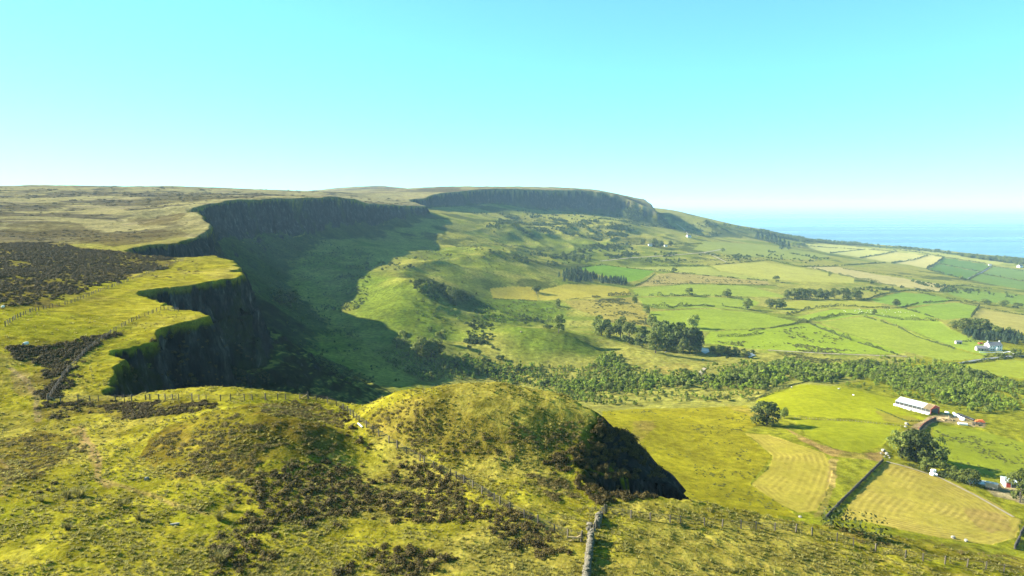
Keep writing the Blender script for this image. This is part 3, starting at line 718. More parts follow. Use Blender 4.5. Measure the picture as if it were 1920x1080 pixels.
# ------------------------------------------------------------------ foliage
def leaf_mat(name, c1, c2, trans=0.25):
    m, n, l, b = new_mat(name)
    geo = n.new('ShaderNodeNewGeometry')
    mx = n.new('ShaderNodeMix'); mx.data_type = 'RGBA'; mx.inputs[6].default_value = (*c1, 1); mx.inputs[7].default_value = (*c2, 1)
    l.new(geo.outputs['Random Per Island'], mx.inputs[0])
    oi = n.new('ShaderNodeObjectInfo')
    mr = n.new('ShaderNodeMapRange'); mr.inputs[3].default_value = .62; mr.inputs[4].default_value = 1.32; l.new(oi.outputs['Random'], mr.inputs[0])
    m2 = n.new('ShaderNodeMix'); m2.data_type = 'RGBA'; m2.blend_type = 'MULTIPLY'; m2.inputs[0].default_value = 1
    l.new(mx.outputs[2], m2.inputs[6]); l.new(mr.outputs[0], m2.inputs[7])
    l.new(m2.outputs[2], b.inputs['Base Color']); b.inputs['Roughness'].default_value = .8; b.inputs['Specular IOR Level'].default_value = .15
    if trans:
        tr = n.new('ShaderNodeBsdfTranslucent'); l.new(m2.outputs[2], tr.inputs[0])
        ms = n.new('ShaderNodeMixShader'); ms.inputs[0].default_value = trans
        l.new(b.outputs[0], ms.inputs[1]); l.new(tr.outputs[0], ms.inputs[2]); l.new(ms.outputs[0], n['Material Output'].inputs[0])
    return m
LEAF_DARK = leaf_mat('leaf_dark', (.035, .058, .014), (.11, .135, .026), 0.3)
LEAF_MID = leaf_mat('leaf_mid', (.07, .10, .018), (.165, .185, .034), 0.35)
LEAF_PALE = leaf_mat('leaf_pale', (.11, .145, .024), (.20, .225, .045), 0.35)
LEAF_BIRCH = leaf_mat('leaf_birch', (.11, .165, .018), (.24, .295, .03), 0.4)
NEEDLE = leaf_mat('needle', (.022, .042, .022), (.06, .09, .036), 0.15)
HEATHER = leaf_mat('heather_twig', (.036, .027, .007), (.10, .072, .018), 0.15)
HEATHER_BROWN = leaf_mat('heather_brown', (.10, .075, .022), (.19, .15, .045), 0.3)
GRASS_BLADE = leaf_mat('grass_blade', (.15, .138, .022), (.25, .222, .05), 0.5)
GRASS_DRY = leaf_mat('grass_dry', (.18, .16, .04), (.29, .26, .075), 0.5)
RUSH = leaf_mat('rush_blade', (.09, .085, .02), (.19, .165, .05), 0.35)
BARK = simple('bark', (.07, .06, .05), .95, .35, 2.0, .4)

def quads_at(c, nrm, size, g):
    """c (n,3) centres, nrm (n,3) normals, size (n,) -> irregular leaf-clump quads"""
    n = len(c)
    nrm = nrm / (np.linalg.norm(nrm, axis=1, keepdims=True) + 1e-9)
    ref = g.normal(size=(n, 3))
    a = np.cross(nrm, ref); a /= (np.linalg.norm(a, axis=1, keepdims=True) + 1e-9)
    b = np.cross(nrm, a)
    s = size[:, None]
    k1, k2, k3, k4 = [g.uniform(.55, 1.25, (n, 1)) for _ in range(4)]
    v = np.stack([c - a * s * k1, c - b * s * k2 * .75, c + a * s * k3, c + b * s * k4 * .75], 1).reshape(-1, 3)
    f = np.arange(4 * n).reshape(n, 4)
    return v, f

def crown(name, mat, seed, H, W, n=800, leaf=.55, lobes=16, base=.22, shape='round'):
    g = np.random.default_rng(seed)
    cs, rs = [], []
    for i in range(lobes):
        t = g.uniform(0, 1); z = H * (base + (1 - base) * (0.12 + 0.78 * t))
        if shape == 'round': prof = math.sqrt(max(0.05, 1 - ((t - .42) / .68) ** 2))
        elif shape == 'upright': prof = 0.9 * (1 - t) ** .5 * min(1, t * 4 + .4)
        else: prof = math.sqrt(max(.1, 1 - (t - .2) ** 2))
        a = g.uniform(0, 2 * math.pi); rad = W * .5 * prof * (.35 + .4 * g.uniform())
        cs.append((math.cos(a) * rad, math.sin(a) * rad, z)); rs.append(W * g.uniform(.15, .27) * (0.65 + .35 * prof))
    cs, rs = np.array(cs), np.array(rs)
    pick_ = g.choice(lobes, n * 2, p=rs ** 2 / (rs ** 2).sum())
    dr = g.normal(size=(n * 2, 3)); dr /= np.linalg.norm(dr, axis=1, keepdims=True)
    dr[:, 2] = np.where(dr[:, 2] < -.3, -dr[:, 2], dr[:, 2])
    p = cs[pick_] + dr * (rs[pick_] * g.uniform(.72, 1.08, n * 2))[:, None] * np.array([1, 1, .85])
    dd = np.linalg.norm(p[:, None] - cs[None], axis=2) / rs[None]
    keep = (dd.min(1) > .62) & (p[:, 2] > H * base * .6)
    p, dr = p[keep][:n], dr[keep][:n]
    v, f = quads_at(p, dr + g.normal(size=dr.shape) * .45, leaf * g.uniform(.6, 1.3, len(p)), g)
    return mesh_np(name, v, f, [mat])

def conifer_crown(name, seed, H, W, n=420):
    g = np.random.default_rng(seed)
    t = g.uniform(0, 1, n) ** .8; z = H * (.08 + .92 * t)
    tier = (np.sin(t * 38) * .12 + 1)
    rad = W * .5 * (1 - t) ** .85 * tier * g.uniform(.55, 1.05, n) + .05
    a = g.uniform(0, 2 * math.pi, n)
    c = np.stack([np.cos(a) * rad, np.sin(a) * rad, z], 1)
    nr = np.stack([np.cos(a) * .6, np.sin(a) * .6, np.full(n, .8)], 1) + g.normal(size=(n, 3)) * .3
    v, f = quads_at(c, nr, .5 * g.uniform(.6, 1.3, n) * W / 4, g)
    return mesh_np(name, v, f, [NEEDLE])

def trunk_mesh(name, seed, H, W, top=.55, r0=None):
    g = random.Random(seed); m = MB(); r0 = r0 or H * .022
    pts = [Vector((0, 0, -.6))]
    for i in range(1, 5): pts.append(Vector((g.uniform(-.02, .02) * H, g.uniform(-.02, .02) * H, H * top * i / 4)))
    m.tube(pts, [r0 * 1.4, r0 * 1.1, r0, r0 * .8, r0 * .6], 7)
    for i in range(6):
        a = i * 1.05 + g.uniform(-.3, .3); z = H * top * g.uniform(.5, 1.0)
        p0 = Vector((0, 0, z)); p1 = p0 + Vector((math.cos(a) * W * .16, math.sin(a) * W * .16, H * .10)); p2 = p1 + Vector((math.cos(a) * W * .14, math.sin(a) * W * .14, H * .12))
        m.tube([p0, p1, p2], [r0 * .5, r0 * .35, r0 * .15], 5)
    return m.mesh(name, BARK)

TREE = {}
def reg(kind, crowns, trunks, H, W): TREE[kind] = (crowns, trunks, H, W)
reg('dark', [crown('crown', LEAF_DARK, 10 + i, 14, 13, 1500, .62, 22, .02) for i in range(3)], [trunk_mesh('trunk', i, 14, 13) for i in range(2)], 14, 13)
reg('mid', [crown('crown', LEAF_MID, 20 + i, 14, 12.5, 1400, .62, 20, .02) for i in range(4)], [trunk_mesh('trunk', 5 + i, 14, 12) for i in range(2)], 14, 12.5)
reg('pale', [crown('crown', LEAF_PALE, 30 + i, 12, 10, 1000, .6, 16, .02) for i in range(3)], [trunk_mesh('trunk', 8 + i, 12, 10) for i in range(2)], 12, 10)
reg('birch', [crown('crown', LEAF_BIRCH, 40 + i, 7, 4.0, 330, .46, 9, .08, 'upright') for i in range(5)], [trunk_mesh('trunk', 12 + i, 7, 3, .6, .09) for i in range(2)], 7, 4.0)
reg('scrub', [crown('crown', (LEAF_MID, LEAF_BIRCH, LEAF_BIRCH, LEAF_PALE)[i], 50 + i, 5, 5.5, 330, .5, 9, .05) for i in range(4)], [trunk_mesh('trunk', 15 + i, 5, 5, .5, .12) for i in range(2)], 5, 5.5)
reg('conifer', [conifer_crown('crown', 60 + i, 11, 4.2) for i in range(4)], [trunk_mesh('trunk', 18, 11, 1.5, .8, .16)], 11, 4.2)
reg('gorse', [crown('crown', LEAF_DARK, 70 + i, 2.6, 4.0, 200, .42, 8, .02) for i in range(4)], [trunk_mesh('trunk', 21, 2.6, 2, .4, .07)], 2.6, 4.0)

tree_seq = [0]
def tree(name, kind, x, y, H, W, label, group=None, cat='tree', z=None):
    crowns, trunks, h0, w0 = TREE[kind]
    k_ = tree_seq[0]; tree_seq[0] += 1
    z = float(height(x, y)[0]) if z is None else z
    e = link(name, None, None, (x, y, z - .15), (0, 0, random.uniform(0, 6.28)))
    e.scale = (W / w0, W / w0, H / h0); e.empty_display_size = .5
    link('trunk', trunks[k_ % len(trunks)], e); link('crown', crowns[k_ % len(crowns)], e)
    tag(e, label, cat, group)
    return e
def tree_px(name, kind, u, v, hpx, wpx, label, group=None, cat='tree', back=0.0):
    p = pick_many([(u, v)], Z)[0]
    r = math.hypot(p[0], p[1]); depth = p[1] * CP - p[2] * SP
    if back: p[:2] *= (1 + back / r)
    return tree(name, kind, p[0], p[1], hpx * depth / F * 1.04, wpx * depth / F, label, group, cat)

# ---- instanced ground cover and woods (nobody could count these)
def scatter(name, protos, pts, scl, label, tilt=0.12, cat=None, group=None):
    """one stuff object: points carrying rotation, scale and kind; geometry nodes place the plants"""
    n = len(pts); g = np.random.default_rng(n + len(name))
    me = bpy.data.meshes.new(name); me.vertices.add(n); me.vertices.foreach_set('co', np.asarray(pts, np.float32).ravel())
    rot = np.stack([g.normal(0, tilt, n), g.normal(0, tilt, n), g.uniform(0, 6.283, n)], 1).astype(np.float32)
    at = me.attributes.new('rot', 'FLOAT_VECTOR', 'POINT'); at.data.foreach_set('vector', rot.ravel())
    scl = np.asarray(scl, np.float32)
    if scl.ndim == 1: scl = np.repeat(scl[:, None], 3, 1)
    at = me.attributes.new('scl', 'FLOAT_VECTOR', 'POINT'); at.data.foreach_set('vector', np.ascontiguousarray(scl).ravel())
    at = me.attributes.new('kind_of', 'INT', 'POINT'); at.data.foreach_set('value', g.integers(0, len(protos), n).astype(np.int32))
    me.update()
    o = link(name, me)
    ng = bpy.data.node_groups.new(name + '_nodes', 'GeometryNodeTree')
    ng.interface.new_socket('Geometry', in_out='INPUT', socket_type='NodeSocketGeometry'); ng.interface.new_socket('Geometry', in_out='OUTPUT', socket_type='NodeSocketGeometry')
    N, L = ng.nodes, ng.links
    gi, go = N.new('NodeGroupInput'), N.new('NodeGroupOutput'); jn = N.new('GeometryNodeJoinGeometry')
    def na(nm, ty):
        a = N.new('GeometryNodeInputNamedAttribute'); a.data_type = ty; a.inputs[0].default_value = nm; return a.outputs[0]
    r_, s_, k_ = na('rot', 'FLOAT_VECTOR'), na('scl', 'FLOAT_VECTOR'), na('kind_of', 'INT')
    for q, pm in enumerate(protos):
        src = bpy.data.objects.new(name + '_source', pm)
        oi = N.new('GeometryNodeObjectInfo'); oi.inputs[0].default_value = src
        cmp_ = N.new('FunctionNodeCompare'); cmp_.data_type = 'INT'; cmp_.operation = 'EQUAL'
        L.new(k_, cmp_.inputs[2]); cmp_.inputs[3].default_value = q
        ip = N.new('GeometryNodeInstanceOnPoints')
        L.new(gi.outputs[0], ip.inputs['Points']); L.new(cmp_.outputs[0], ip.inputs['Selection']); L.new(oi.outputs['Geometry'], ip.inputs['Instance'])
        L.new(r_, ip.inputs['Rotation']); L.new(s_, ip.inputs['Scale']); L.new(ip.outputs[0], jn.inputs[0])
    L.new(jn.outputs[0], go.inputs[0])
    md = o.modifiers.new('plants', 'NODES'); md.node_group = ng
    return tag(o, label, cat, group, 'stuff')

def rand_in(poly_px, n, seed, dens=None, zg=None, jit=0.0, jl=6.0):
    """n points spread over a patch of ground outlined in the photograph"""
    p = plan(poly_px, zg=Z); g = np.random.default_rng(seed)
    x0, x1, y0, y1 = p[:, 0].min(), p[:, 0].max(), p[:, 1].min(), p[:, 1].max()
    ox, oy = [], []; tot = 0
    for _ in range(60):
        x = g.uniform(x0, x1, n * 3); y = g.uniform(y0, y1, n * 3)
        m = inside(p, x + fbm(x, y, jl, 3, 201) * jit, y + fbm(x, y, jl, 3, 202) * jit) if jit else inside(p, x, y)
        if dens is not None: m &= g.uniform(size=len(x)) < dens(x, y)
        ox.append(x[m]); oy.append(y[m]); tot += m.sum()
        if tot >= n: break
    x = np.concatenate(ox)[:n]; y = np.concatenate(oy)[:n]
    return np.stack([x, y, height(x, y)], 1)
# ------------------------------------------------------------------ single trees
BIG = 'tall mature trees of the pond clump'
for u, v, h_, w_, kd, lb in [
 (1128,629,38,42,'mid','leftmost broad tree of the clump beside the pond'),
 (1144,635,20,24,'pale','small pale tree in front of the leftmost clump tree'),
 (1163,634,38,32,'mid','dark tree half hidden in the clump behind a round one'),
 (1180,643,38,36,'mid','rounded egg shaped tree in the middle of the pond clump'),
 (1204,651,38,31,'dark','darker rounded tree right of the egg shaped one'),
 (1229,662,42,40,'pale','wide pale fronted tree nearest the little yard'),
 (1250,658,50,44,'dark','tall dark tree over the shaded yard'),
 (1272,660,54,46,'dark','tallest dark tree at the heart of the pond clump'),
 (1293,664,50,42,'dark','dark tree at the right end of the clump by the pond'),
 (1306,660,42,30,'dark','dark tree whose crown overhangs the pond'),
 (1281,665,27,20,'pale','small pale tree standing before the tallest dark trees'),
 (1240,648,46,42,'dark','tree behind the wide pale fronted one')]:
    tree_px('broadleaf_tree', kd, u, v, h_, w_, lb, BIG)
for u, v, h_, w_, kd, lb in [
 (1222,613,25,22,'mid','grey green tree at the corner of the rushy olive field'),
 (1211,589,16,15,'mid','tree on the hedge end above the broad green field'),
 (1190,570,14,12,'mid','small tree at the left end of the narrow green field'),
 (1300,615,25,24,'pale','lone pale tree on the lower edge of the broad green field'),
 (1047,625,34,27,'pale','light green tree beside the bracken mound'),
 (1046,576,15,11,'mid','thin tree below the yellow field hedge'),
 (1006,550,15,18,'mid','bushy tree on the little hedge between two yellow fields'),
 (1292,555,15,17,'mid','round tree on the hedge of the bright green strip'),
 (1364,558,16,19,'mid','second round tree on the hedge of the bright green strip, towards the sea'),
 (1402,581,21,20,'mid','tree where two bushy hedges meet'),
 (1264,512,10,11,'mid','small round tree above the straw field hedge'),
 (1455,529,12,13,'mid','isolated tree in the large pale yellow green field'),
 (1682,574,13,17,'mid','tree on the lower hedge of the curved green field'),
 (1640,590,10,10,'mid','small tree on the sheep field hedge'),
 (1802,524,7,8,'mid','little tree at the foot of the dark green lower field'),
 (1556,518,7,8,'mid','far little tree on the cream strip hedge'),
 (1635,533,8,11,'mid','low tree midway along the cream strip'),
 (1437,797,42,56,'dark','dense dark sycamore alone in the pasture'),
 (1470,785,20,18,'mid','small bush tree beside the dark sycamore'),
 (1690,858,50,56,'mid','left tree of the big leafy group above the hay field'),
 (1718,866,58,62,'dark','tallest tree of the big leafy group above the hay field'),
 (1746,874,54,54,'dark','right tree of the big leafy group above the hay field'),
 (1738,884,25,26,'pale','small pale tree in front of the big leafy group'),
 (1763,889,25,28,'mid','first hedge tree below the big leafy group'),
 (1784,896,24,26,'mid','second hedge tree on the way down to the white shed'),
 (1802,902,22,24,'mid','third hedge tree on the way down to the white shed'),
 (1819,910,32,32,'mid','last dark hedge tree before the white shed'),
 (1912,942,60,44,'mid','leafy tree cut by the picture edge beside the farmyard'),
 (1812,622,26,42,'mid','broad tree at the left end of the farmhouse wood'),
 (1836,626,28,40,'dark','dark broad tree in the middle of the farmhouse wood'),
 (1858,629,22,32,'mid','tree at the right end of the farmhouse wood'),
 (1793,616,14,26,'mid','low tree at the hedge corner above the farmhouse'),
 (1894,628,15,19,'mid','round tree at the edge of the tan stubble field'),
 (1846,571,10,22,'mid','low tree beside the far stubble field'),
 (1880,575,12,20,'mid','bushy tree right of the far stubble field'),
 (1908,578,10,20,'mid','bushy tree at the picture edge below the green strip'),
 (1876,672,10,18,'mid','round bush tree in front of the farmhouse drive'),
 (1905,668,14,22,'mid','tree beside the farmhouse lane end'),
 (1818,705,15,24,'mid','tree at the corner of the lane pasture'),
 (1842,712,17,26,'dark','dark tree on the woodland edge below the lane pasture'),
 (1542,684,12,14,'mid','small tree on the rough ground above the woodland'),
 (855,573,30,28,'dark','dark tree casting a long shadow on the green valley floor'),
 (846,563,26,20,'pale','paler tree just behind the dark valley tree'),
 (744,652,20,22,'mid','leftmost tree of the valley floor grove'),
 (758,646,26,28,'pale','pale tree in the valley floor grove'),
 (789,668,36,38,'mid','biggest tree of the valley floor grove'),
 (808,670,34,34,'mid','tree right of the biggest grove tree'),
 (829,642,24,24,'pale','pale round tree above the valley floor grove'),
 (820,668,28,30,'dark','shadowy tree at the right of the valley floor grove'),
 (1206,459,11,12,'mid','far tree left of the hidden white house'),
 (1226,463,15,20,'mid','broad far tree before the hidden white house'),
 (1238,464,13,15,'dark','dark far tree with a long shadow across the slope'),
 (1256,462,11,11,'mid','small far tree with its own long shadow'),
 (1355,472,7,8,'mid','little far tree by the track end'),
 (545,574,30,40,'dark','dark tree deep in the cliff shadow'),
 (524,566,24,34,'dark','shaded tree higher on the talus')]:
    tree_px('broadleaf_tree', kd, u, v, h_, w_, lb)
for i, u in enumerate([1476,1490,1505,1519,1534,1549,1565,1581,1594,1604]):
    tree_px('broadleaf_tree', 'mid', u, 560 + (i % 3), 17 + (i * 7) % 5, 19 + (i * 5) % 6, 'tall tree in the close row above the pale field', 'row of tall field trees')
for i, (u, v) in enumerate([(1444,578),(1456,579),(1467,578)]):
    tree_px('broadleaf_tree', 'mid', u, v, 16, 20, 'tree of the three standing together at the end of the tall row', 'three trees by the row end')
for i, p in enumerate(rand_in([(1050,475),(1075,464),(1100,474),(1112,488),(1095,496),(1060,490)], 26, 5)):
    tree('broadleaf_tree', ('mid', 'dark')[i % 2], p[0], p[1], random.uniform(8, 12), random.uniform(9, 13), 'tree of the small wood above the conifer plantation', 'small wood on the slope')
for i, (u, v) in enumerate([(1420,449),(1428,450),(1437,453),(1446,456),(1455,459),(1462,461),(1470,464),(1441,450),(1452,455),(1478,468),(1466,468)]):
    tree_px('conifer_tree', 'conifer', u, v, 15, 11, 'dark conifer of the shelter belt below the far headland', 'shelter belt of far conifers')
for i, (u, v) in enumerate([(1490,463),(1498,464),(1505,463)]):
    tree_px('broadleaf_tree', 'mid', u, v, 9, 12, 'bushy tree at the corner of the far yellow fields', 'trees by the far yellow fields')
for i, p in enumerate(rand_in([(1047,520),(1062,512),(1082,508),(1115,517),(1150,524),(1177,530),(1172,535),(1120,532),(1050,528)], 130, 6)):
    tree('conifer_tree', 'conifer', p[0], p[1], random.uniform(9, 12.5), random.uniform(5, 6.5), 'dark conifer packed in the plantation beside the bright green field', 'conifer plantation')
for i, p in enumerate(rand_in([(1800,628),(1830,618),(1880,625),(1925,632),(1990,640),(1990,655),(1925,648),(1860,642),(1820,636)], 130, 7)):
    tree('conifer_tree', 'conifer', p[0], p[1], random.uniform(6, 9), random.uniform(4.5, 6), 'young conifer packed in the plantation behind the farmhouse', 'farmhouse plantation')

# ------------------------------------------------------------------ valley woodland: the largest stand alone, the rest is one mass
WOOD = [([(735,655),(800,672),(880,668),(960,690),(1010,686),(1060,690),(1100,692),(1130,668),(1165,670),(1170,700),(1230,708),(1330,715),(1380,700),(1440,690),(1480,716),(1410,747),(1350,752),(1240,757),(1170,762),(1105,758),(1050,742),(980,722),(900,712),(800,716),(770,705)], 2600, 71),
        ([(1440,690),(1480,674),(1530,690),(1580,690),(1640,672),(1700,672),(1760,682),(1800,692),(1860,708),(1925,722),(2000,735),(2000,775),(1925,768),(1850,776),(1790,772),(1750,756),(1690,744),(1640,736),(1560,720),(1500,716)], 3000, 72),
        ([(1310,690),(1400,680),(1460,690),(1440,705),(1380,712)], 120, 73)]
wd = lambda x, y: np.clip(.75 + 1.2 * fbm(x, y, 45, 3, 75), .06, 1)
wpts = np.concatenate([rand_in(p, n, s, wd) for p, n, s in WOOD])
g = np.random.default_rng(76)
wh = (2.2 + 3.1 * np.clip(.5 + fbm(wpts[:, 0], wpts[:, 1], 60, 2, 77), 0, 1.2)) * g.uniform(.5, 1.5, len(wpts))
wr = np.hypot(wpts[:, 0], wpts[:, 1])
size_px = wh / wr
vis_u = U0 + F * wpts[:, 0] / wpts[:, 1]
order = np.argsort(-size_px * (vis_u < 1915) * (vis_u > 780))
big = order[:280]; rest = order[280:]
for i in big:
    kd = ('birch', 'birch', 'scrub')[i % 3]
    tree('woodland_tree', kd, wpts[i, 0], wpts[i, 1], wh[i], wh[i] * (.62 if kd == 'birch' else 1.0), 'young leafy tree crowded among others in the valley woodland', 'larger trees of the valley woodland')
k_rest = np.arange(len(rest)) % 3
for kd, sel, w0 in (('birch', rest[k_rest < 2], .62), ('scrub', rest[k_rest == 2], 1.0)):
    cr, _, H0, W0 = TREE[kd]
    scatter('woodland', cr, wpts[sel] - [0, 0, .2], np.stack([wh[sel] * w0 / W0, wh[sel] * w0 / W0, wh[sel] / H0], 1), 'dense young woodland filling the valley floor', .05)

# ------------------------------------------------------------------ scrub on the far slopes, coast woods, bracken bushes
sc_pts = [rand_in(p, n, s, (lambda x, y: np.clip(.1 + 2.2 * fbm(x, y, 40, 3, 79), .02, 1))) for p, n, s in [
  ([(905,425),(960,400),(1060,410),(1170,415),(1200,440),(1120,448),(1000,440),(930,440)], 1000, 81),
  ([(1090,440),(1170,420),(1180,448),(1120,452)], 420, 82),
  ([(1210,400),(1250,412),(1270,430),(1210,425)], 320, 83),
  ([(1280,425),(1330,414),(1366,434),(1330,446),(1290,440)], 380, 84),
  ([(1080,462),(1180,455),(1200,482),(1120,480)], 260, 85),
  ([(1130,470),(1440,480),(1440,487),(1230,494),(1130,484)], 220, 86),
  ([(760,530),(850,520),(900,545),(880,570),(800,560)], 220, 87),
  ([(970,590),(1040,605),(1030,620),(980,612)], 40, 88),
  ([(870,640),(920,640),(960,680),(900,690)], 60, 89),
  ([(1330,680),(1350,640),(1420,655),(1400,672)], 30, 90),
  ([(640,480),(760,480),(820,500),(720,510)], 35, 91), ([(870,400),(1000,395),(1180,405),(1230,425),(1000,420)], 500, 110), ([(880,470),(960,468),(1040,478),(1050,500),(960,492)], 130, 111), ([(1030,480),(1060,470),(1070,500),(1040,505)], 60, 112), ([(870,600),(960,620),(940,650),(880,640)], 70, 113), ([(1140,400),(1190,385),(1235,402),(1190,415)], 260, 114), ([(1440,470),(1560,485),(1520,495),(1440,485)], 90, 115), ([(1700,525),(1800,540),(1920,552),(1920,560),(1780,552)], 120, 116), ([(1600,540),(1700,540),(1640,552)], 60, 117)]]
sp = np.concatenate(sc_pts); g = np.random.default_rng(92)
cr, _, H0, W0 = TREE['gorse']
sw_ = g.uniform(.5, 1.5, len(sp)) * (1 + .25 * (np.hypot(sp[:, 0], sp[:, 1]) > 1300))
scatter('scrub', cr, sp, sw_, 'dark gorse and thorn scrub in patches over the far slopes', .1)
cp = rand_in([(1335,418),(1400,432),(1500,454),(1640,463),(1760,475),(1860,490),(1990,506),(1990,494),(1900,486),(1760,472),(1640,461),(1520,450),(1400,430)], 2600, 93, lambda x, y: np.clip(.35 + 1.6 * fbm(x, y, 160, 3, 94), .03, 1))
g = np.random.default_rng(95); cr, _, H0, W0 = TREE['mid']
scatter('coast_woods', cr, cp, g.uniform(.5, .95, len(cp)), 'hazy belt of trees and hedges along the coast', .05)
bp_ = np.concatenate([rand_in(p, n, s, (lambda x, y: np.clip(.5 + 1.6 * fbm(x, y, 18, 3, 96), .03, 1))) for p, n, s in [
  ([(700,660),(780,660),(880,668),(900,690),(800,715),(740,690)], 260, 97), ([(890,575),(990,570),(1040,600),(960,612),(880,600)], 160, 98),
  ([(770,520),(830,540),(860,600),(830,650),(780,600)], 120, 99), ([(1170,690),(1230,690),(1330,700),(1240,706)], 60, 100)]])
cr, _, H0, W0 = TREE['scrub']
g = np.random.default_rng(101)
scatter('bracken_thicket', cr, bp_, g.uniform(.22, .6, len(bp_)), 'thickets of bracken and low bushes on the valley floor', .1)

# dark bushes and bracken on the shaded talus
tp = rand_in([(470,450),(560,440),(700,470),(690,560),(655,600),(690,660),(750,715),(610,735),(565,650),(510,560)], 1500, 170, lambda x, y: np.clip(.25 + 2.0 * fbm(x, y, 22, 3, 171), .03, 1))
cr, _, H0, W0 = TREE['gorse']
scatter('talus_scrub', cr, tp, np.random.default_rng(172).uniform(.18, .7, len(tp)), 'dark bracken and bushes on the shaded slope below the cliffs', .2)
# ------------------------------------------------------------------ hedges: one object each
LEAF_HEDGE = leaf_mat('leaf_hedge', (.028, .042, .012), (.088, .106, .025), .2)
def hedge(px, h_, label, gap=0.0, seed=0, w_=1.6, mat=None):
    p = plan(px, False, 6, Z)
    g = np.random.default_rng(seed + 500)
    seg = np.hypot(np.diff(p[:, 0]), np.diff(p[:, 1])); cum_ = np.concatenate([[0], np.cumsum(seg)]); L = cum_[-1]
    rmean = np.hypot(p[:, 0], p[:, 1]).mean()
    ls = max(.28, rmean * .00065)                        # clump size grows with distance to keep the mesh light
    n = int(min(7000, L * h_ / (ls * ls) * 1.15))
    t = g.uniform(0, L, n)
    bump = vnoise(t / 6.0, t * 0, seed) * .6 + vnoise(t / 17.0, t * 0, seed + 3) * .6
    keep = (vnoise(t / 9.0, t * 0 + 7, seed + 5) * .6 + vnoise(t / 30.0, t * 0 + 7, seed + 6) * .6) > (gap * 1.5 - .9)
    t, bump = t[keep], bump[keep]; n = len(t)
    x = np.interp(t, cum_, p[:, 0]); y = np.interp(t, cum_, p[:, 1])
    hh = h_ * np.clip(.75 + .85 * bump, .18, 1.9)
    zt = g.uniform(0, 1, n) ** .8
    ang = g.uniform(0, 2 * math.pi, n); rad = w_ * .5 * np.sqrt(np.clip(1.05 - zt, .05, 1)) * g.uniform(.6, 1.1, n) * np.clip(hh / h_, .6, 1.5)
    c = np.stack([x + np.cos(ang) * rad, y + np.sin(ang) * rad, height(x, y) + hh * zt], 1)
    nr = np.stack([np.cos(ang), np.sin(ang), .2 + zt * 1.2], 1) + g.normal(size=(n, 3)) * .35
    o = np.array([x.mean(), y.mean(), height(x.mean(), y.mean())[0]])
    v, f = quads_at(c - o, nr, ls * g.uniform(.6, 1.3, n), g)
    ob = link('hedge', mesh_np('hedge', v, f, [mat or LEAF_HEDGE]), None, tuple(o))
    tag(ob, label, 'hedge', 'hedgerows between the fields')
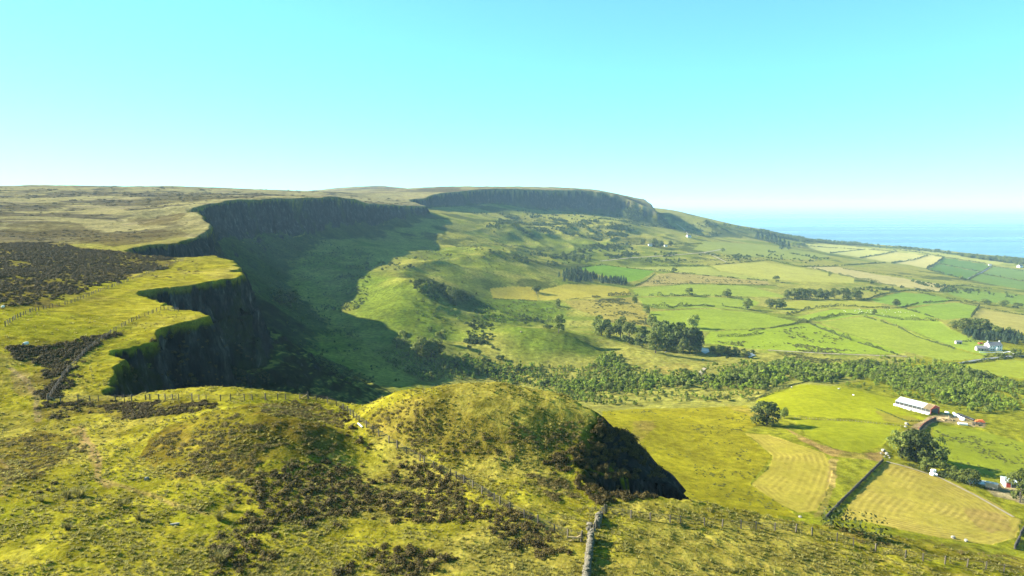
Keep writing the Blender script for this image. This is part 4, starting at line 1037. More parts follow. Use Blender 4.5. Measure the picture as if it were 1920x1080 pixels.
HEDGES = [
 ([(925,560),(960,562),(1010,565),(1060,562),(1108,558)], 1.3, 'thin hedge along the bottom of the two yellow fields', .5),
 ([(1110,558),(1150,554),(1183,553)], 4.0, 'bushy hedge right of the yellow field, under the conifers', .25),
 ([(1190,556),(1230,555),(1300,555),(1345,556),(1380,560),(1394,564)], 3.6, 'bushy hedge under the bright green strip field', .42),
 ([(1203,577),(1225,578),(1265,576),(1300,573),(1340,575)], 4.0, 'bushy hedge above the broad bright green field', .25),
 ([(1353,574),(1395,580),(1440,587)], 3.2, 'short bushy hedge running on from the broad field towards the meeting trees', .35),
 ([(1235,508),(1262,511),(1300,515),(1355,520)], 3.4, 'hedge with round bushes between light green and straw fields', .42),
 ([(1362,521),(1400,523),(1440,527),(1472,531)], 3.0, 'gappy hedge continuing seaward from the straw field', .55),
 ([(1190,536),(1210,528),(1232,511)], 1.5, 'thin diagonal hedge beside the bright green conifer field', .4),
 ([(1085,501),(1130,497),(1180,503),(1232,509)], 2.2, 'thin hedge on the upper side of the bright green conifer field', .5),
 ([(1225,532),(1320,533),(1400,535),(1440,534)], 1.6, 'low dark hedge between the straw field and the green strip', .4),
 ([(1225,498),(1300,499),(1335,497),(1400,491),(1440,488)], 2.6, 'hedge along the top of the light green field', .5),
 ([(1170,459),(1250,459),(1300,457),(1318,458)], 2.6, 'far hedge in front of the hidden white house', .45),
 ([(1440,488),(1500,500),(1560,500),(1620,495),(1660,493)], 3.0, 'dark hedge above the cream stubble strip', .3),
 ([(1522,503),(1580,516),(1610,522),(1660,533),(1715,543),(1760,547)], 3.4, 'gappy bushy hedge below the cream stubble strip', .45),
 ([(1580,504),(1640,512),(1710,521)], 2.4, 'thin hedge across the middle of the seaward slope', .4),
 ([(1763,546),(1780,537),(1810,536),(1860,543)], 3.4, 'dark hedge hooking round the end of the cream strip', .1),
 ([(1605,561),(1625,562),(1660,551),(1697,545),(1745,547),(1770,549)], 3.2, 'dark lane hedge curving above the green field with one tree', .1),
 ([(1440,563),(1475,562),(1540,562),(1600,563)], 2.4, 'low hedge at the feet of the tall tree row', .2),
 ([(1475,591),(1520,579),(1570,574),(1610,575)], 2.6, 'curving hedge on the upper left of the sheep field', .2),
 ([(1612,576),(1655,578),(1690,578),(1720,569),(1790,564),(1832,567)], 2.6, 'winding hedge below the curved green field', .25),
 ([(1720,548),(1760,557),(1792,562)], 2.0, 'thin hedge sloping down to the domed green field', .45),
 ([(1490,607),(1530,600),(1575,591),(1620,589),(1640,591),(1690,600),(1760,602)], 3.0, 'dark winding hedge under the sheep field', .1),
 ([(1400,621),(1440,616),(1500,607)], 1.8, 'low hedge left of the sheep field corner', .3),
 ([(1512,604),(1540,617),(1600,640),(1650,655),(1690,668)], 3.0, 'bushy diagonal hedge between rushy and long green fields', .25),
 ([(1620,594),(1680,612),(1720,632),(1760,645),(1790,655)], 2.0, 'thin diagonal hedge running towards the farmhouse', .35),
 ([(1697,579),(1740,592),(1762,598)], 1.6, 'thin hedge at the left of the domed field', .35),
 ([(1800,567),(1850,579),(1920,591),(1990,600)], 2.0, 'hedge along the top of the tan stubble field', .25),
 ([(1836,574),(1829,585),(1819,598)], 3.2, 'broken line of bushes beside the tan stubble field', .45),
 ([(1556,475),(1600,470),(1622,468)], 3.2, 'far hedge splitting the two nearest yellow coastal fields', .15),
 ([(1612,484),(1650,478),(1682,472)], 4.0, 'dark far hedge left of the cream coastal field', .1),
 ([(1672,494),(1715,487),(1740,479)], 4.0, 'dark far hedge between the two cream coastal fields', .1),
 ([(1738,504),(1755,495),(1770,483)], 5.0, 'thick far hedge where cream meets dark green', .05),
 ([(1757,494),(1800,502),(1838,510)], 3.2, 'far hedge dividing the two dark green fields', .2),
 ([(1510,461),(1560,465),(1640,469),(1680,472)], 3.0, 'far hedge along the upper yellow coastal fields', .3),
 ([(1640,464),(1720,473),(1770,482),(1855,496)], 3.4, 'long far hedge bordering the coastal belt', .15),
 ([(1814,525),(1840,510),(1862,498)], 2.6, 'dark hedge beside the pale lane to the sea', .1),
 ([(1842,514),(1925,529),(1990,539)], 3.0, 'hedge between the two green strips beyond the lane', .15),
 ([(1862,500),(1925,509),(1990,516)], 3.0, 'hedge at the top of the green field beyond the lane', .2),
 ([(1740,506),(1790,519),(1815,526)], 3.4, 'ragged hedge under the dark green lower field', .3),
 ([(1800,684),(1850,677),(1900,671),(1990,668)], 2.4, 'trimmed hedge on the near side of the farmhouse lane', .02),
 ([(1845,669),(1900,665),(1990,663)], 2.0, 'trimmed hedge on the far side of the farmhouse lane', .05),
 ([(1400,754),(1450,736),(1490,721),(1512,716),(1552,720)], 1.6, 'dark curving hedge at the top of the domed barn field', .02),
 ([(1803,641),(1836,641)], 1.8, 'straight dark hedge behind the farmhouse garden', .0),
 ([(1345,632),(1370,631),(1400,630),(1432,624)], 2.2, 'three low bushes in a line below the broad green field', .6),
 ([(915,456),(950,463),(978,470),(1000,473),(1035,466)], 1.8, 'thin far hedge climbing the slope towards the small wood', .4),
 ([(1700,872),(1740,885),(1790,903),(1830,915)], 1.8, 'ragged hedge joining the trees above the hay field', .15),
 ([(1545,985),(1580,990),(1620,1005),(1660,1018)], 3.0, 'rounded thicket hedge at the foot of the right hand slope', .05),
 ([(1640,765),(1700,790),(1740,790)], .7, 'low weedy line along the barn field edge', .5)]
for i, (px, h_, lb, gp) in enumerate(HEDGES): hedge(px, h_ * 1.25, lb, max(0, gp - .12), i, 2.3)

# ------------------------------------------------------------------ tracks and lanes as ribbons on the ground
TRACK = simple('track_gravel', (.22, .185, .12), .95, .2, .4)
LANE = simple('lane_tarmac', (.13, .135, .14), .9, .15, .4)
def ribbon(name, px, w_, mat, label, lift=.15):
    p = plan(px, False, 4, Z); n = len(p)
    if n > 4:
        for _ in range(2): p[1:-1, :2] = (p[:-2, :2] + 2 * p[1:-1, :2] + p[2:, :2]) / 4
    d_ = np.gradient(p[:, :2], axis=0); d_ /= np.linalg.norm(d_, axis=1, keepdims=True) + 1e-9
    nn = np.stack([-d_[:, 1], d_[:, 0]], 1) * w_ / 2
    rows = []
    for s_ in (-1, -.33, .33, 1):
        q = p[:, :2] + nn * s_
        lf = lift + np.hypot(q[:, 0], q[:, 1]) * .00035
        rows.append(np.stack([q[:, 0], q[:, 1], height(q[:, 0], q[:, 1]) + lf], 1))
    v = np.concatenate(rows); f = np.array([(k_ * n + i, k_ * n + i + 1, (k_ + 1) * n + i + 1, (k_ + 1) * n + i) for k_ in range(3) for i in range(n - 1)])
    me = mesh_np(name, v, f, [mat], True)
    me.flip_normals()
    return tag(link(name, me), label, kind='structure')
ribbon('track', [(1125,490),(1180,484),(1260,479),(1320,474),(1360,467)], 4.5, TRACK, 'pale track crossing the far slope')
ribbon('track', [(1320,474),(1340,481),(1362,492)], 4, TRACK, 'branch track running down to the pale fields')
ribbon('track', [(1268,420),(1282,429),(1290,437),(1290,444)], 4.5, TRACK, 'zigzag path on the far headland')
ribbon('lane', [(1815,523),(1838,512),(1858,500)], 5, LANE, 'pale lane leading towards the sea')
ribbon('track', [(1240,712),(1290,715),(1310,716),(1340,711),(1380,705)], 3, TRACK, 'farm track looping past the yard below the clump')
ribbon('track', [(1322,690),(1312,700),(1310,710),(1325,714)], 3, TRACK, 'bend of farm track by the small yard')
ribbon('track', [(1440,657),(1540,663),(1640,667),(1700,669)], 3, TRACK, 'straight pale track below the rushy bright field')
ribbon('lane', [(1800,681),(1850,673),(1900,668),(1990,666)], 3.5, LANE, 'farmhouse lane between trimmed hedges')
ribbon('track', [(1662,866),(1700,876),(1760,895),(1830,930),(1900,970)], 1.2, TRACK, 'wheel track along the top of the hay field', .08)

# ponds
POND = simple('pond_water', (.10, .12, .13), .4, .1, .2, 0, .3)
for px, lb in (([(1316,653),(1328,655),(1331,661),(1322,664),(1315,660)], 'small pond beside the dark tree clump'), ([(1398,664),(1410,665),(1417,668),(1406,671),(1400,670)], 'second small pond beyond the grey bushes')):
    p = plan(px, True, 3, Z); zc = p[:, 2].max() + .35
    v = [(a[0], a[1], zc) for a in p]
    me = mesh_np('pond', v, [tuple(range(len(v)))], [POND])
    if me.polygons[0].normal.z < 0: me.flip_normals()
    tag(link('pond', me), lb, kind='structure')
for u, v, h_, w_, lb in [(1336,664,15,16,'grey bush just right of the pond'),(1351,667,18,18,'tallest grey bush by the pond'),(1368,668,13,18,'round grey bush between the two ponds'),(1379,662,12,12,'small dark bush behind the grey bushes'),(1398,671,13,22,'wide grey bush next to the second pond')]:
    tree_px('waterside_bush', 'mid', u, v, h_, w_, lb, 'bushes by the ponds', 'bush')
# ------------------------------------------------------------------ farm buildings
WHITE = simple('white_render', (.74, .74, .72), .8, .08, 1.5)
SLATE = simple('slate_roof', (.12, .12, .13), .7, .2, 3)
PANE = simple('window_glass', (.02, .025, .03), .15, .1, 1, 0, .5)
SHEET = simple('roof_sheet_white', (.33, .37, .385), .45, .06, .8)
SKYL = simple('skylight_green', (.22, .34, .25), .4, .1, 1)
TIMBER = simple('timber', (.34, .25, .13), .85, .25, 2)
TIMBER_GREY = simple('weathered_timber', (.10, .082, .058), .9, .3, 6)
RED = simple('red_paint', (.42, .06, .04), .6, .15, 2)
ORANGE = simple('orange_paint', (.55, .13, .03), .55, .15, 2)
DARKW = simple('dark_sheeting', (.035, .04, .035), .7, .2, 2)
WRAP_W = simple('white_wrap', (.78, .79, .80), .4, .08, 2)
WRAP_B = simple('black_wrap', (.012, .012, .014), .35, .2, 2)
CONC = simple('concrete', (.30, .28, .25), .9, .15, .6)
TYRE = simple('tyre_rubber', (.015, .015, .015), .8, .2, 3)
STONE = simple('field_stone', (.12, .104, .072), .95, .45, 2.5, .6)
STONE_D = simple('dark_wall_stone', (.05, .045, .038), .95, .4, 2.0, .6)
STONE_P = simple('pale_stone', (.20, .19, .16), .9, .3, 2.5, .5)
STEEL = simple('galvanised_steel', (.34, .35, .36), .45, .12, 2, 0, .5, .5)

def at_px(u, v): return Vector(pick_many([(u, v)], Z)[0])
def ground(x, y): return float(height(x, y)[0])

# long barn with white roof sheets, its near end still bare rafters
A, B = at_px(1679, 760), at_px(1744, 778)
L = (B - A).to_2d().length; ang = math.atan2((B - A).y, (B - A).x)
zb = min(A.z, B.z) - .2
barn = link('barn', None, None, (A.x, A.y, zb), (0, math.asin(max(-.2, min(.2, -(B.z - A.z) / L))) * 0, ang))
tag(barn, 'long barn with white sheet roof and open rafters at its red end', 'barn')
Wd, He, Hr = 9.0, 3.5, 5.2
HB = He + abs(A.z - B.z) * .0
w = MB(); w.box(0, L, -.12, .0, -1, 1.7); w.box(0, L, Wd, Wd + .12, -1, He); w.box(-.12, 0, 0, Wd, -1, He); w.build('wall', CONC, barn)
w = MB(); w.box(.2, L - .2, .03, .10, 1.7, He - .1); w.build('side_sheeting', DARKW, barn)
for i in range(9):
    w = MB(); x = L * i / 8; w.box(x - .1, x + .1, -.2, -.125, -.6, He); w.build('column', STEEL, barn)
nS = 15
for side in (0, 1):
    for i in range(nS):
        x0, x1 = L * .80 * i / nS, L * .80 * (i + 1) / nS
        y0, y1 = (-.5, Wd / 2) if side == 0 else (Wd + .5, Wd / 2)
        z0 = He - (Hr - He) * .5 / (Wd / 2); e_ = .012 * (i % 2)
        m = MB()
        vs_ = [(x0 + .02, y0, z0 + e_), (x1 - .02, y0, z0 + e_), (x1 - .02, y1, Hr + e_), (x0 + .02, y1, Hr + e_)]
        m.add(vs_ + [(a, b, c + .06) for a, b, c in vs_], [(3, 2, 1, 0), (4, 5, 6, 7), (0, 1, 5, 4), (2, 3, 7, 6), (1, 2, 6, 5), (3, 0, 4, 7)])
        sh = m.build('roof_sheet', SHEET, barn)
        if side == 0 and i in (2, 5, 9, 12):
            m = MB(); q = [(x0 + .5, 1.8), (x1 - .4, 1.8), (x1 - .4, 3.2), (x0 + .5, 3.2)]
            zz = lambda y: z0 + (y + .5) / (Wd / 2 + .5) * (Hr - z0) + .10
            m.add([(a, b, zz(b)) for a, b in q], [(0, 1, 2, 3)]); m.build('skylight', SKYL, sh)
for side in (0, 1):
    for j in range(6):
        t = j / 5; y = (-.4 + (Wd / 2 + .3) * t) if side == 0 else (Wd + .4 - (Wd / 2 + .3) * t)
        z = He - .2 + (Hr - He + .15) * t
        m = MB(); m.box(L * .80 + .05, L, y - .13, y + .13, z, z + .16); m.build('purlin', TIMBER, barn)
for i in range(4):
    x = L * .80 + .3 + i * (L * .2 - .5) / 3
    m = MB(); m.tube([(x, -.3, He - .35), (x, Wd / 2, Hr - .12), (x, Wd + .3, He - .35)], .12, 4); m.build('rafter', TIMBER, barn)
m = MB(); m.prism([(-.0, He - .3), (0, -.6), (.25, -.6), (.25, He - .3)], 0, .2)
m.box(L, L + .15, -.2, .9, -.8, He); m.box(L, L + .15, Wd - .9, Wd + .2, -.8, He)
m.add([(L, -.3, He - .25), (L, Wd + .3, He - .25), (L, Wd / 2, Hr), (L + .15, -.3, He - .25), (L + .15, Wd + .3, He - .25), (L + .15, Wd / 2, Hr)], [(0, 2, 1), (3, 4, 5), (0, 1, 4, 3), (1, 2, 5, 4), (2, 0, 3, 5)])
m.build('red_gable', RED, barn)

def bale_mesh(mat, r=.65, w_=1.2, n=12):
    m = MB()
    prof = [(-w_ / 2, 0.02), (-w_ / 2, r * .8), (-w_ / 2 + .12, r), (w_ / 2 - .12, r), (w_ / 2, r * .8), (w_ / 2, 0.02)]
    v = [(x, math.cos(2 * math.pi * k_ / n) * q, math.sin(2 * math.pi * k_ / n) * q + r) for x, q in prof for k_ in range(n)]
    f = [(i * n + k_, i * n + (k_ + 1) % n, (i + 1) * n + (k_ + 1) % n, (i + 1) * n + k_) for i in range(5) for k_ in range(n)]
    m.add(v, f); return m.mesh('bale', mat, True)
BALE_W, BALE_B = bale_mesh(WRAP_W), bale_mesh(WRAP_B)
def bale(x, y, me, label, group, rz=0., z=None, s=1.):
    tag(link('silage_bale', me, None, (x, y, (ground(x, y) if z is None else z) - .05), (0, 0, rz), s), label, 'bale', group)
dirv = (B - A).to_2d().normalized(); nrm = Vector((dirv.y, -dirv.x))
for i in range(20):
    t = (i + .5) / 20
    q = A.to_2d() + dirv * (L * t) + nrm * (1.5 + .25 * math.sin(i * 2.3))
    if i in (10,): continue
    bale(q.x, q.y, BALE_W, 'white wrapped bale in the line along the barn front', 'white bales in front of the barn', ang + random.uniform(-.2, .2))
for i, (u, v) in enumerate([(1774,775),(1777,776),(1789,777),(1792,780),(1795,781),(1798,783),(1801,785),(1804,786),(1807,787),(1790,781),(1802,788),(1806,789)]):
    q = at_px(u, v); bale(q.x, q.y, BALE_W, 'white wrapped bale heaped at the back of the barn yard', 'white bales in the barn yard', random.uniform(0, 3))
for i in range(15):
    q = at_px(1796 + i * 2.1, 778 + i * .78); bale(q.x, q.y, BALE_B, 'black wrapped bale in the line behind the yard', 'black bales behind the yard', random.uniform(0, 3))
for i, (u, v) in enumerate([(1746,891),(1749,892),(1752,892),(1755,893),(1748,890),(1752,890)]):
    q = at_px(u, v); bale(q.x, q.y, BALE_W, 'white wrapped bale by the hedge above the hay field', 'white bales by the hay field hedge', random.uniform(0, 3), ground(q.x, q.y) + (1.15 if i > 3 else 0))

def stone_mesh(seed, mat, sx=1., sy=1., sz=1.):
    g = random.Random(seed); bm = bmesh.new(); bmesh.ops.create_icosphere(bm, subdivisions=1, radius=.5)
    for v in bm.verts:
        v.co *= g.uniform(.78, 1.12)
        v.co.x = max(-.42, min(.42, v.co.x)) * sx; v.co.y = max(-.42, min(.42, v.co.y)) * sy; v.co.z = max(-.36, min(.36, v.co.z)) * sz
    me = bpy.data.meshes.new('stone'); bm.to_mesh(me); bm.free(); me.materials.append(mat); return me
STONES = [stone_mesh(i, STONE) for i in range(6)]
PALES = [stone_mesh(10 + i, STONE_P) for i in range(4)]

def rubble_wall(name, px, h_, mat, label, w_=.6, step=.42, cat='wall', red=None):
    """far dry stone wall: its stones are too small to pick apart, so they are one mesh"""
    p = plan(px, False, 4, Z); seg = np.hypot(np.diff(p[:, 0]), np.diff(p[:, 1])); cm = np.concatenate([[0], np.cumsum(seg)])
    g = random.Random(len(px) + int(p[0, 0])); o = Vector(p[0]); m = MB()
    base = [stone_mesh(40 + i, mat) for i in range(4)]; geo = [([v.co.copy() for v in b.vertices], [tuple(q.vertices) for q in b.polygons]) for b in base]
    for b in base: bpy.data.meshes.remove(b)
    t = 0
    while t < cm[-1]:
        x, y = np.interp(t, cm, p[:, 0]), np.interp(t, cm, p[:, 1]); z0 = ground(x, y); z = 0
        while z < h_ * g.uniform(.85, 1.05):
            s_ = g.uniform(.36, .52); vs_, fs_ = geo[g.randrange(4)]; c_, sn = math.cos(g.uniform(0, 6)), math.sin(g.uniform(0, 6))
            jx, jy = g.uniform(-.08, .08), g.uniform(-.08, .08)
            m.add([(x + jx - o.x + (v.x * c_ - v.y * sn) * s_ * 1.2, y + jy - o.y + (v.x * sn + v.y * c_) * s_ * 1.2, z0 + z + .2 - o.z + v.z * s_) for v in vs_], fs_)
            z += s_ * .55
        t += step * g.uniform(.85, 1.15)
    w_o = link(name, m.mesh(name, mat), None, tuple(o)); tag(w_o, label, cat)
    return w_o
rubble_wall('stone_wall', [(1656,865),(1630,890),(1600,920),(1572,948),(1549,973)], 1.15, STONE_D, 'dark dry stone wall along the left of the hay field')
rubble_wall('stone_wall', [(1724,809),(1732,800),(1742,793),(1755,788)], 1.6, STONE_D, 'low curved dark wall beside the barn track')
rubble_wall('stone_wall', [(1920,995),(1913,1006)], 1.6, STONE_D, 'short dark wall piece at the picture edge, upper half')
rubble_wall('stone_wall', [(1912,1012),(1903,1030)], 1.6, STONE_D, 'short dark wall piece at the picture edge, lower half')
rubble_wall('broken_wall', [(1490,784),(1540,787),(1600,790),(1640,794),(1690,799)], .35, STONE, 'tumbled remains of a stone wall across the pasture', step=1.6)
capm = MB()
q0 = [at_px(u, v) for u, v in ((1722, 809), (1731, 800), (1741, 793), (1752, 788))]
capm.tube([(q.x, q.y, q.z + 1.75) for q in q0], .16, 5)
tag(capm.build('feed_rail', RED), 'red rail along the top of the low curved wall', 'rail')

def boulder(u, v, s_, label, meshes=None, sz=None):
    q = at_px(u, v); me = random.choice(meshes or PALES)
    tag(link('boulder', me, None, (q.x, q.y, q.z + s_ * .15), (random.uniform(-.3, .3), random.uniform(-.3, .3), random.uniform(0, 6)), sz or (s_ * .9, s_ * .7, s_ * .7)), label, 'boulder')
boulder(1700,796,3.2,'pale boulder at the left end of the barn track')
boulder(1698,801,2.2,'smaller pale boulder below the one by the barn track')
boulder(1656,846,3.0,'white boulder on the dirt patch left of the big leafy trees')
boulder(1662,852,2.4,'white boulder nearest the end of the dark hay field wall')
boulder(1652,851,1.6,'small white boulder beside the dark wall end')
boulder(1787,1009,2.2,'upright pale boulder on the lower edge of the hay field')
boulder(1811,1015,1.8,'second pale boulder on the lower edge of the hay field')
boulder(1500,970,1.6,'grey boulder below the swirling hay field')
boulder(328,985,1.2,'pale flat boulder lying in the foreground grass', sz=(1.5, .5, .45))
boulder(275,899,1.0,'small upright white boulder in the foreground grass')
boulder(1161,926,1.0,'tiny pale boulder on the dark crag', sz=(.9, .7, .7))
boulder(977,623,3.0,'square stone ruin stub on the bracken mound', STONES)
boulder(1248,661,2.6,'pale boulder in the shaded yard under the clump')
boulder(1318,675,3.0,'pale boulder at the mouth of the farm track')
for u, v, lb in [(1666,855,'pale rubble stone lying farthest up the track from the dark wall end'),(1668,859,'pale rubble stone nearest the hay field corner'),(1659,857,'pale rubble stone touching the dark wall end')]: boulder(u, v, 1.3, lb)

# hay and timber heap, slab, orange machine in the barn yard
def heap(name, u, v, n, mat, label, cat, sx, sy):
    q = at_px(u, v); g = random.Random(n); e = link(name, None, None, tuple(q)); tag(e, label, cat)
    for i in range(n):
        m = MB(); x, y = g.gauss(0, sx), g.gauss(0, sy); a = g.uniform(0, 3.14); l_ = g.uniform(1.2, 2.6); z = .2 + g.uniform(0, 1.1) * max(0, 1 - abs(x) / (2.2 * sx))
        m.tube([(x - math.cos(a) * l_, y - math.sin(a) * l_, z), (x + math.cos(a) * l_, y + math.sin(a) * l_, z + g.uniform(-.3, .3))], .16, 5)
        m.build('pole', mat, e)
heap('timber_heap', 1771, 787, 26, TIMBER, 'heap of brown timber in the barn yard', 'timber', 2.6, 1.6)
heap('timber_heap', 1830, 795, 16, TIMBER_GREY, 'smaller heap of old timber beside the orange machine', 'timber', 2.2, 1.0)
q = at_px(1805, 796); m = MB(); m.box(-2.2, 2.2, -1, 1, -.1, .7); m.box(-2.0, -1.2, -.8, .8, .703, 1.0)
tag(m.build('water_trough', WHITE, None, loc=tuple(q), rot=(0, 0, -.25)), 'white slab like trough on the near side of the yard', 'trough')

def wheel(parent, x, y, r, w_=.3):
    m = MB(); n = 14
    v = [(x + math.cos(2 * math.pi * k_ / n) * q, y + s_ * w_ / 2, r + math.sin(2 * math.pi * k_ / n) * q) for s_ in (-1, 1) for q in (r, r * .55) for k_ in range(n)]
    f = []
    for k_ in range(n):
        k2 = (k_ + 1) % n
        f += [(k_, k2, 2 * n + k2, 2 * n + k_), (n + k_, n + k2, k2, k_), (2 * n + k_, 2 * n + k2, 3 * n + k2, 3 * n + k_)]
    m.add(v, f); t = m.build('wheel', TYRE, parent)
    m = MB(); m.tube([(x, y - w_ * .3, r), (x, y + w_ * .3, r)], r * .56, 10); m.build('rim', STEEL, t)
q = at_px(1838, 794); om = link('farm_machine', None, None, tuple(q), (0, 0, -.35)); tag(om, 'orange farm machine with a drawbar at the end of the yard', 'machine')
m = MB(); m.box(-2.4, 2.0, -1.0, 1.0, .8, 1.5); m.box(-1.4, 1.2, -.8, .8, 1.503, 2.1); m.build('hopper', ORANGE, om)
m = MB(); m.box(-2.6, 2.2, -.85, -.65, .55, .8); m.box(-2.6, 2.2, .65, .85, .55, .8); m.build('chassis', STEEL, om)
m = MB(); m.tube([(2.0, 0, .7), (3.4, 0, .55)], .1, 6); m.build('drawbar', STEEL, om)
m = MB()
for k_ in range(6): m.tube([(-2.2 + k_ * .7, 0, .8), (-2.4 + k_ * .7, -.2, .15)], .05, 4)
m.build('tines', STEEL, om)
for sx in (-1, 1): wheel(om, 0, sx * 1.15, .55)

def house(name, loc, Lx, Wy, He, Hr, mats, label, cat, wins=(), door=None, chim=(), rz=0., over=.3, front='y0'):
    """gabled building, ridge along x, front face at y = 0"""
    e = link(name, None, None, loc, (0, 0, rz)); tag(e, label, cat)
    wm, rm = mats
    m = MB(); m.box(0, Lx, 0, Wy, -1.5, He)
    m.add([(0, 0, He), (0, Wy, He), (0, Wy / 2, Hr - .12), (Lx, 0, He), (Lx, Wy, He), (Lx, Wy / 2, Hr - .12)], [(0, 2, 1), (3, 4, 5), (0, 3, 5, 2), (1, 2, 5, 4)])
    m.build('wall', wm, e)
    rf = None
    for s_ in (0, 1):
        sl = (Hr - He) / (Wy / 2); y0 = -over if s_ == 0 else Wy + over; z0 = He - over * sl
        a = [(-over, y0, z0), (Lx + over, y0, z0), (Lx + over, Wy / 2, Hr), (-over, Wy / 2, Hr)]
        m = MB(); m.add(a + [(x, y, z + .14) for x, y, z in a], [(3, 2, 1, 0), (4, 5, 6, 7), (0, 1, 5, 4), (1, 2, 6, 5), (2, 3, 7, 6), (3, 0, 4, 7)])
        rf = m.build('roof', rm, e)
    for x in chim:
        m = MB(); m.box(x - .45, x + .45, Wy / 2 - .35, Wy / 2 + .35, Hr - .5, Hr + 1.0); m.box(x - .5, x + .5, Wy / 2 - .4, Wy / 2 + .4, Hr + 1.003, Hr + 1.1)
        m.build('chimney', wm, rf)
    for x0, x1, z0, z1 in wins:
        m = MB(); m.box(x0 - .08, x1 + .08, -.05, .02, z0 - .1, z0); m.box(x0 - .08, x0, -.05, .02, z0, z1); m.box(x1, x1 + .08, -.05, .02, z0, z1); m.box(x0 - .08, x1 + .08, -.05, .02, z1, z1 + .08)
        fr = m.build('window', WHITE, e); m = MB(); m.box(x0, x1, -.03, .015, z0, z1); m.build('pane', PANE, fr)
    if door:
        m = MB(); m.box(door[0], door[1], -.06, .02, 0, door[2]); dm = m.build('door', door[3], e)
        m = MB(); m.box(door[1] - .2, door[1] - .12, -.12, -.061, door[2] * .45, door[2] * .5); m.build('handle', STEEL, dm)
    return e
q = at_px(1855, 658)
fh = house('farmhouse', (q.x, q.y, q.z), 13, 7.5, 5.4, 8.2, (WHITE, SLATE), 'white two storey farmhouse with slate roof below the conifer plantation', 'house',
   [(1.2, 2.3, .9, 2.2), (3.2, 4.2, .9, 2.2), (8.2, 9.3, .9, 2.2), (10.6, 11.7, .9, 2.2), (1.2, 2.3, 3.5, 4.7), (3.8, 4.8, 3.5, 4.7), (8.2, 9.3, 3.5, 4.7), (10.6, 11.7, 3.5, 4.7)], (6.0, 7.0, 2.1, DARKW), (.6, 12.4), rz=.05)
m = MB(); m.box(5.3, 7.6, -1.8, -.1, -1, 2.6); m.add([(5.1, -2.0, 2.6), (7.8, -2.0, 2.6), (6.45, -2.0, 3.7), (5.1, -.1, 2.6), (7.8, -.1, 2.6), (6.45, -.1, 3.7)], [(0, 1, 2), (3, 5, 4), (0, 2, 5, 3), (1, 4, 5, 2), (0, 3, 4, 1)])
m.build('porch', WHITE, fh)
q = at_px(1832, 658)
house('outhouse', (q.x, q.y, q.z), 9.5, 6, 2.8, 4.8, (CONC, SLATE), 'low grey outhouse joined to the left of the white farmhouse', 'outbuilding', [(1.5, 2.6, 1, 2), (6.5, 7.6, 1, 2)], (3.9, 5.2, 2.2, DARKW), rz=-.25)
q = at_px(1793, 645)
house('shed', (q.x, q.y, q.z), 5.5, 4, 2.4, 3.4, (CONC, SLATE), 'small lone shed at the end of the farmhouse garden hedge', 'shed', [(1, 1.8, 1, 1.8)], (3.2, 4.4, 2, DARKW), rz=-.15)
q = at_px(1838, 646); rt = link('farm_trailer', None, None, tuple(q), (0, 0, .1)); tag(rt, 'red trailer parked behind the farmhouse', 'trailer')
m = MB(); m.box(-2, 2, -1, 1, .7, 1.0); m.box(-2, 2, -1, -.9, 1, 1.9); m.box(-2, 2, .9, 1, 1, 1.9); m.box(-2, -1.9, -.899, .899, 1, 1.9); m.box(1.9, 2, -.899, .899, 1, 1.9); m.build('body', RED, rt)
m = MB(); m.tube([(2, 0, .8), (3.2, 0, .5)], .08, 5); m.build('drawbar', STEEL, rt)
for sx in (-1, 1): wheel(rt, -.3, sx * 1.1, .42)
for px, lb in (([(1882,662),(1892,660),(1902,665)], 'white garden wall right of the farmhouse'), ([(1836,661),(1856,662),(1880,661)], 'pale forecourt wall in front of the farmhouse')):
    p = plan(px, False, 3, Z); m = MB()
    for a, b in zip(p[:-1], p[1:]):
        d_ = Vector((b[0] - a[0], b[1] - a[1])); nn = Vector((-d_.y, d_.x)).normalized() * .15
        v = [(a[0] - nn.x, a[1] - nn.y, a[2] - .3), (b[0] - nn.x, b[1] - nn.y, b[2] - .3), (b[0] + nn.x, b[1] + nn.y, b[2] - .3), (a[0] + nn.x, a[1] + nn.y, a[2] - .3)]
        m.add(v + [(x, y, z + 1.1) for x, y, z in v], [(4, 5, 6, 7), (0, 1, 5, 4), (1, 2, 6, 5), (2, 3, 7, 6), (3, 0, 4, 7)])
    tag(m.build('garden_wall', WHITE), lb, 'wall')

# farmyard at the lower right
q = at_px(1884, 914)
sh = house('shed', (q.x, q.y, q.z), 4.2, 5.5, 2.6, 3.3, (WHITE, SHEET), 'white shed with a red door by the lower farmyard', 'shed', [], (.5, 2.0, 2.2, RED), rz=-.35)
m = MB(); m.box(2.3, 3.9, -.05, .02, 0, 2.2); m.build('opening_shade_panel', DARKW, sh)  # dark panel on the closed wall stands in for the shade inside an opening
def trailer(u, v, rz, label, mat, Lx=5.2):
    q = at_px(u, v); e = link('livestock_trailer', None, None, tuple(q), (0, 0, rz)); tag(e, label, 'trailer')
    m = MB(); m.box(-Lx / 2, Lx / 2, -1.1, 1.1, .7, 2.5); m.prism([(-Lx / 2, 2.503), (Lx / 2, 2.503), (Lx / 2 - .2, 2.75), (-Lx / 2 + .2, 2.75)], -1.0, 1.0); m.build('body', mat, e)
    m = MB(); m.box(-Lx / 2 - .04, -Lx / 2 - .003, -.95, .95, .8, 2.4); m.build('rear_door', DARKW, e)
    for k_ in range(3):
        m = MB(); m.box(-Lx / 2 + .5 + k_ * 1.6, -Lx / 2 + 1.6 + k_ * 1.6, -1.13, -1.103, 1.8, 2.1); m.build('vent', DARKW, e)
    m = MB(); m.tube([(Lx / 2, 0, .8), (Lx / 2 + 1.3, 0, .55)], .08, 5); m.build('drawbar', STEEL, e)
    for sx in (-1, 1):
        for x in (-.5, .5): wheel(e, x, sx * 1.0, .38)
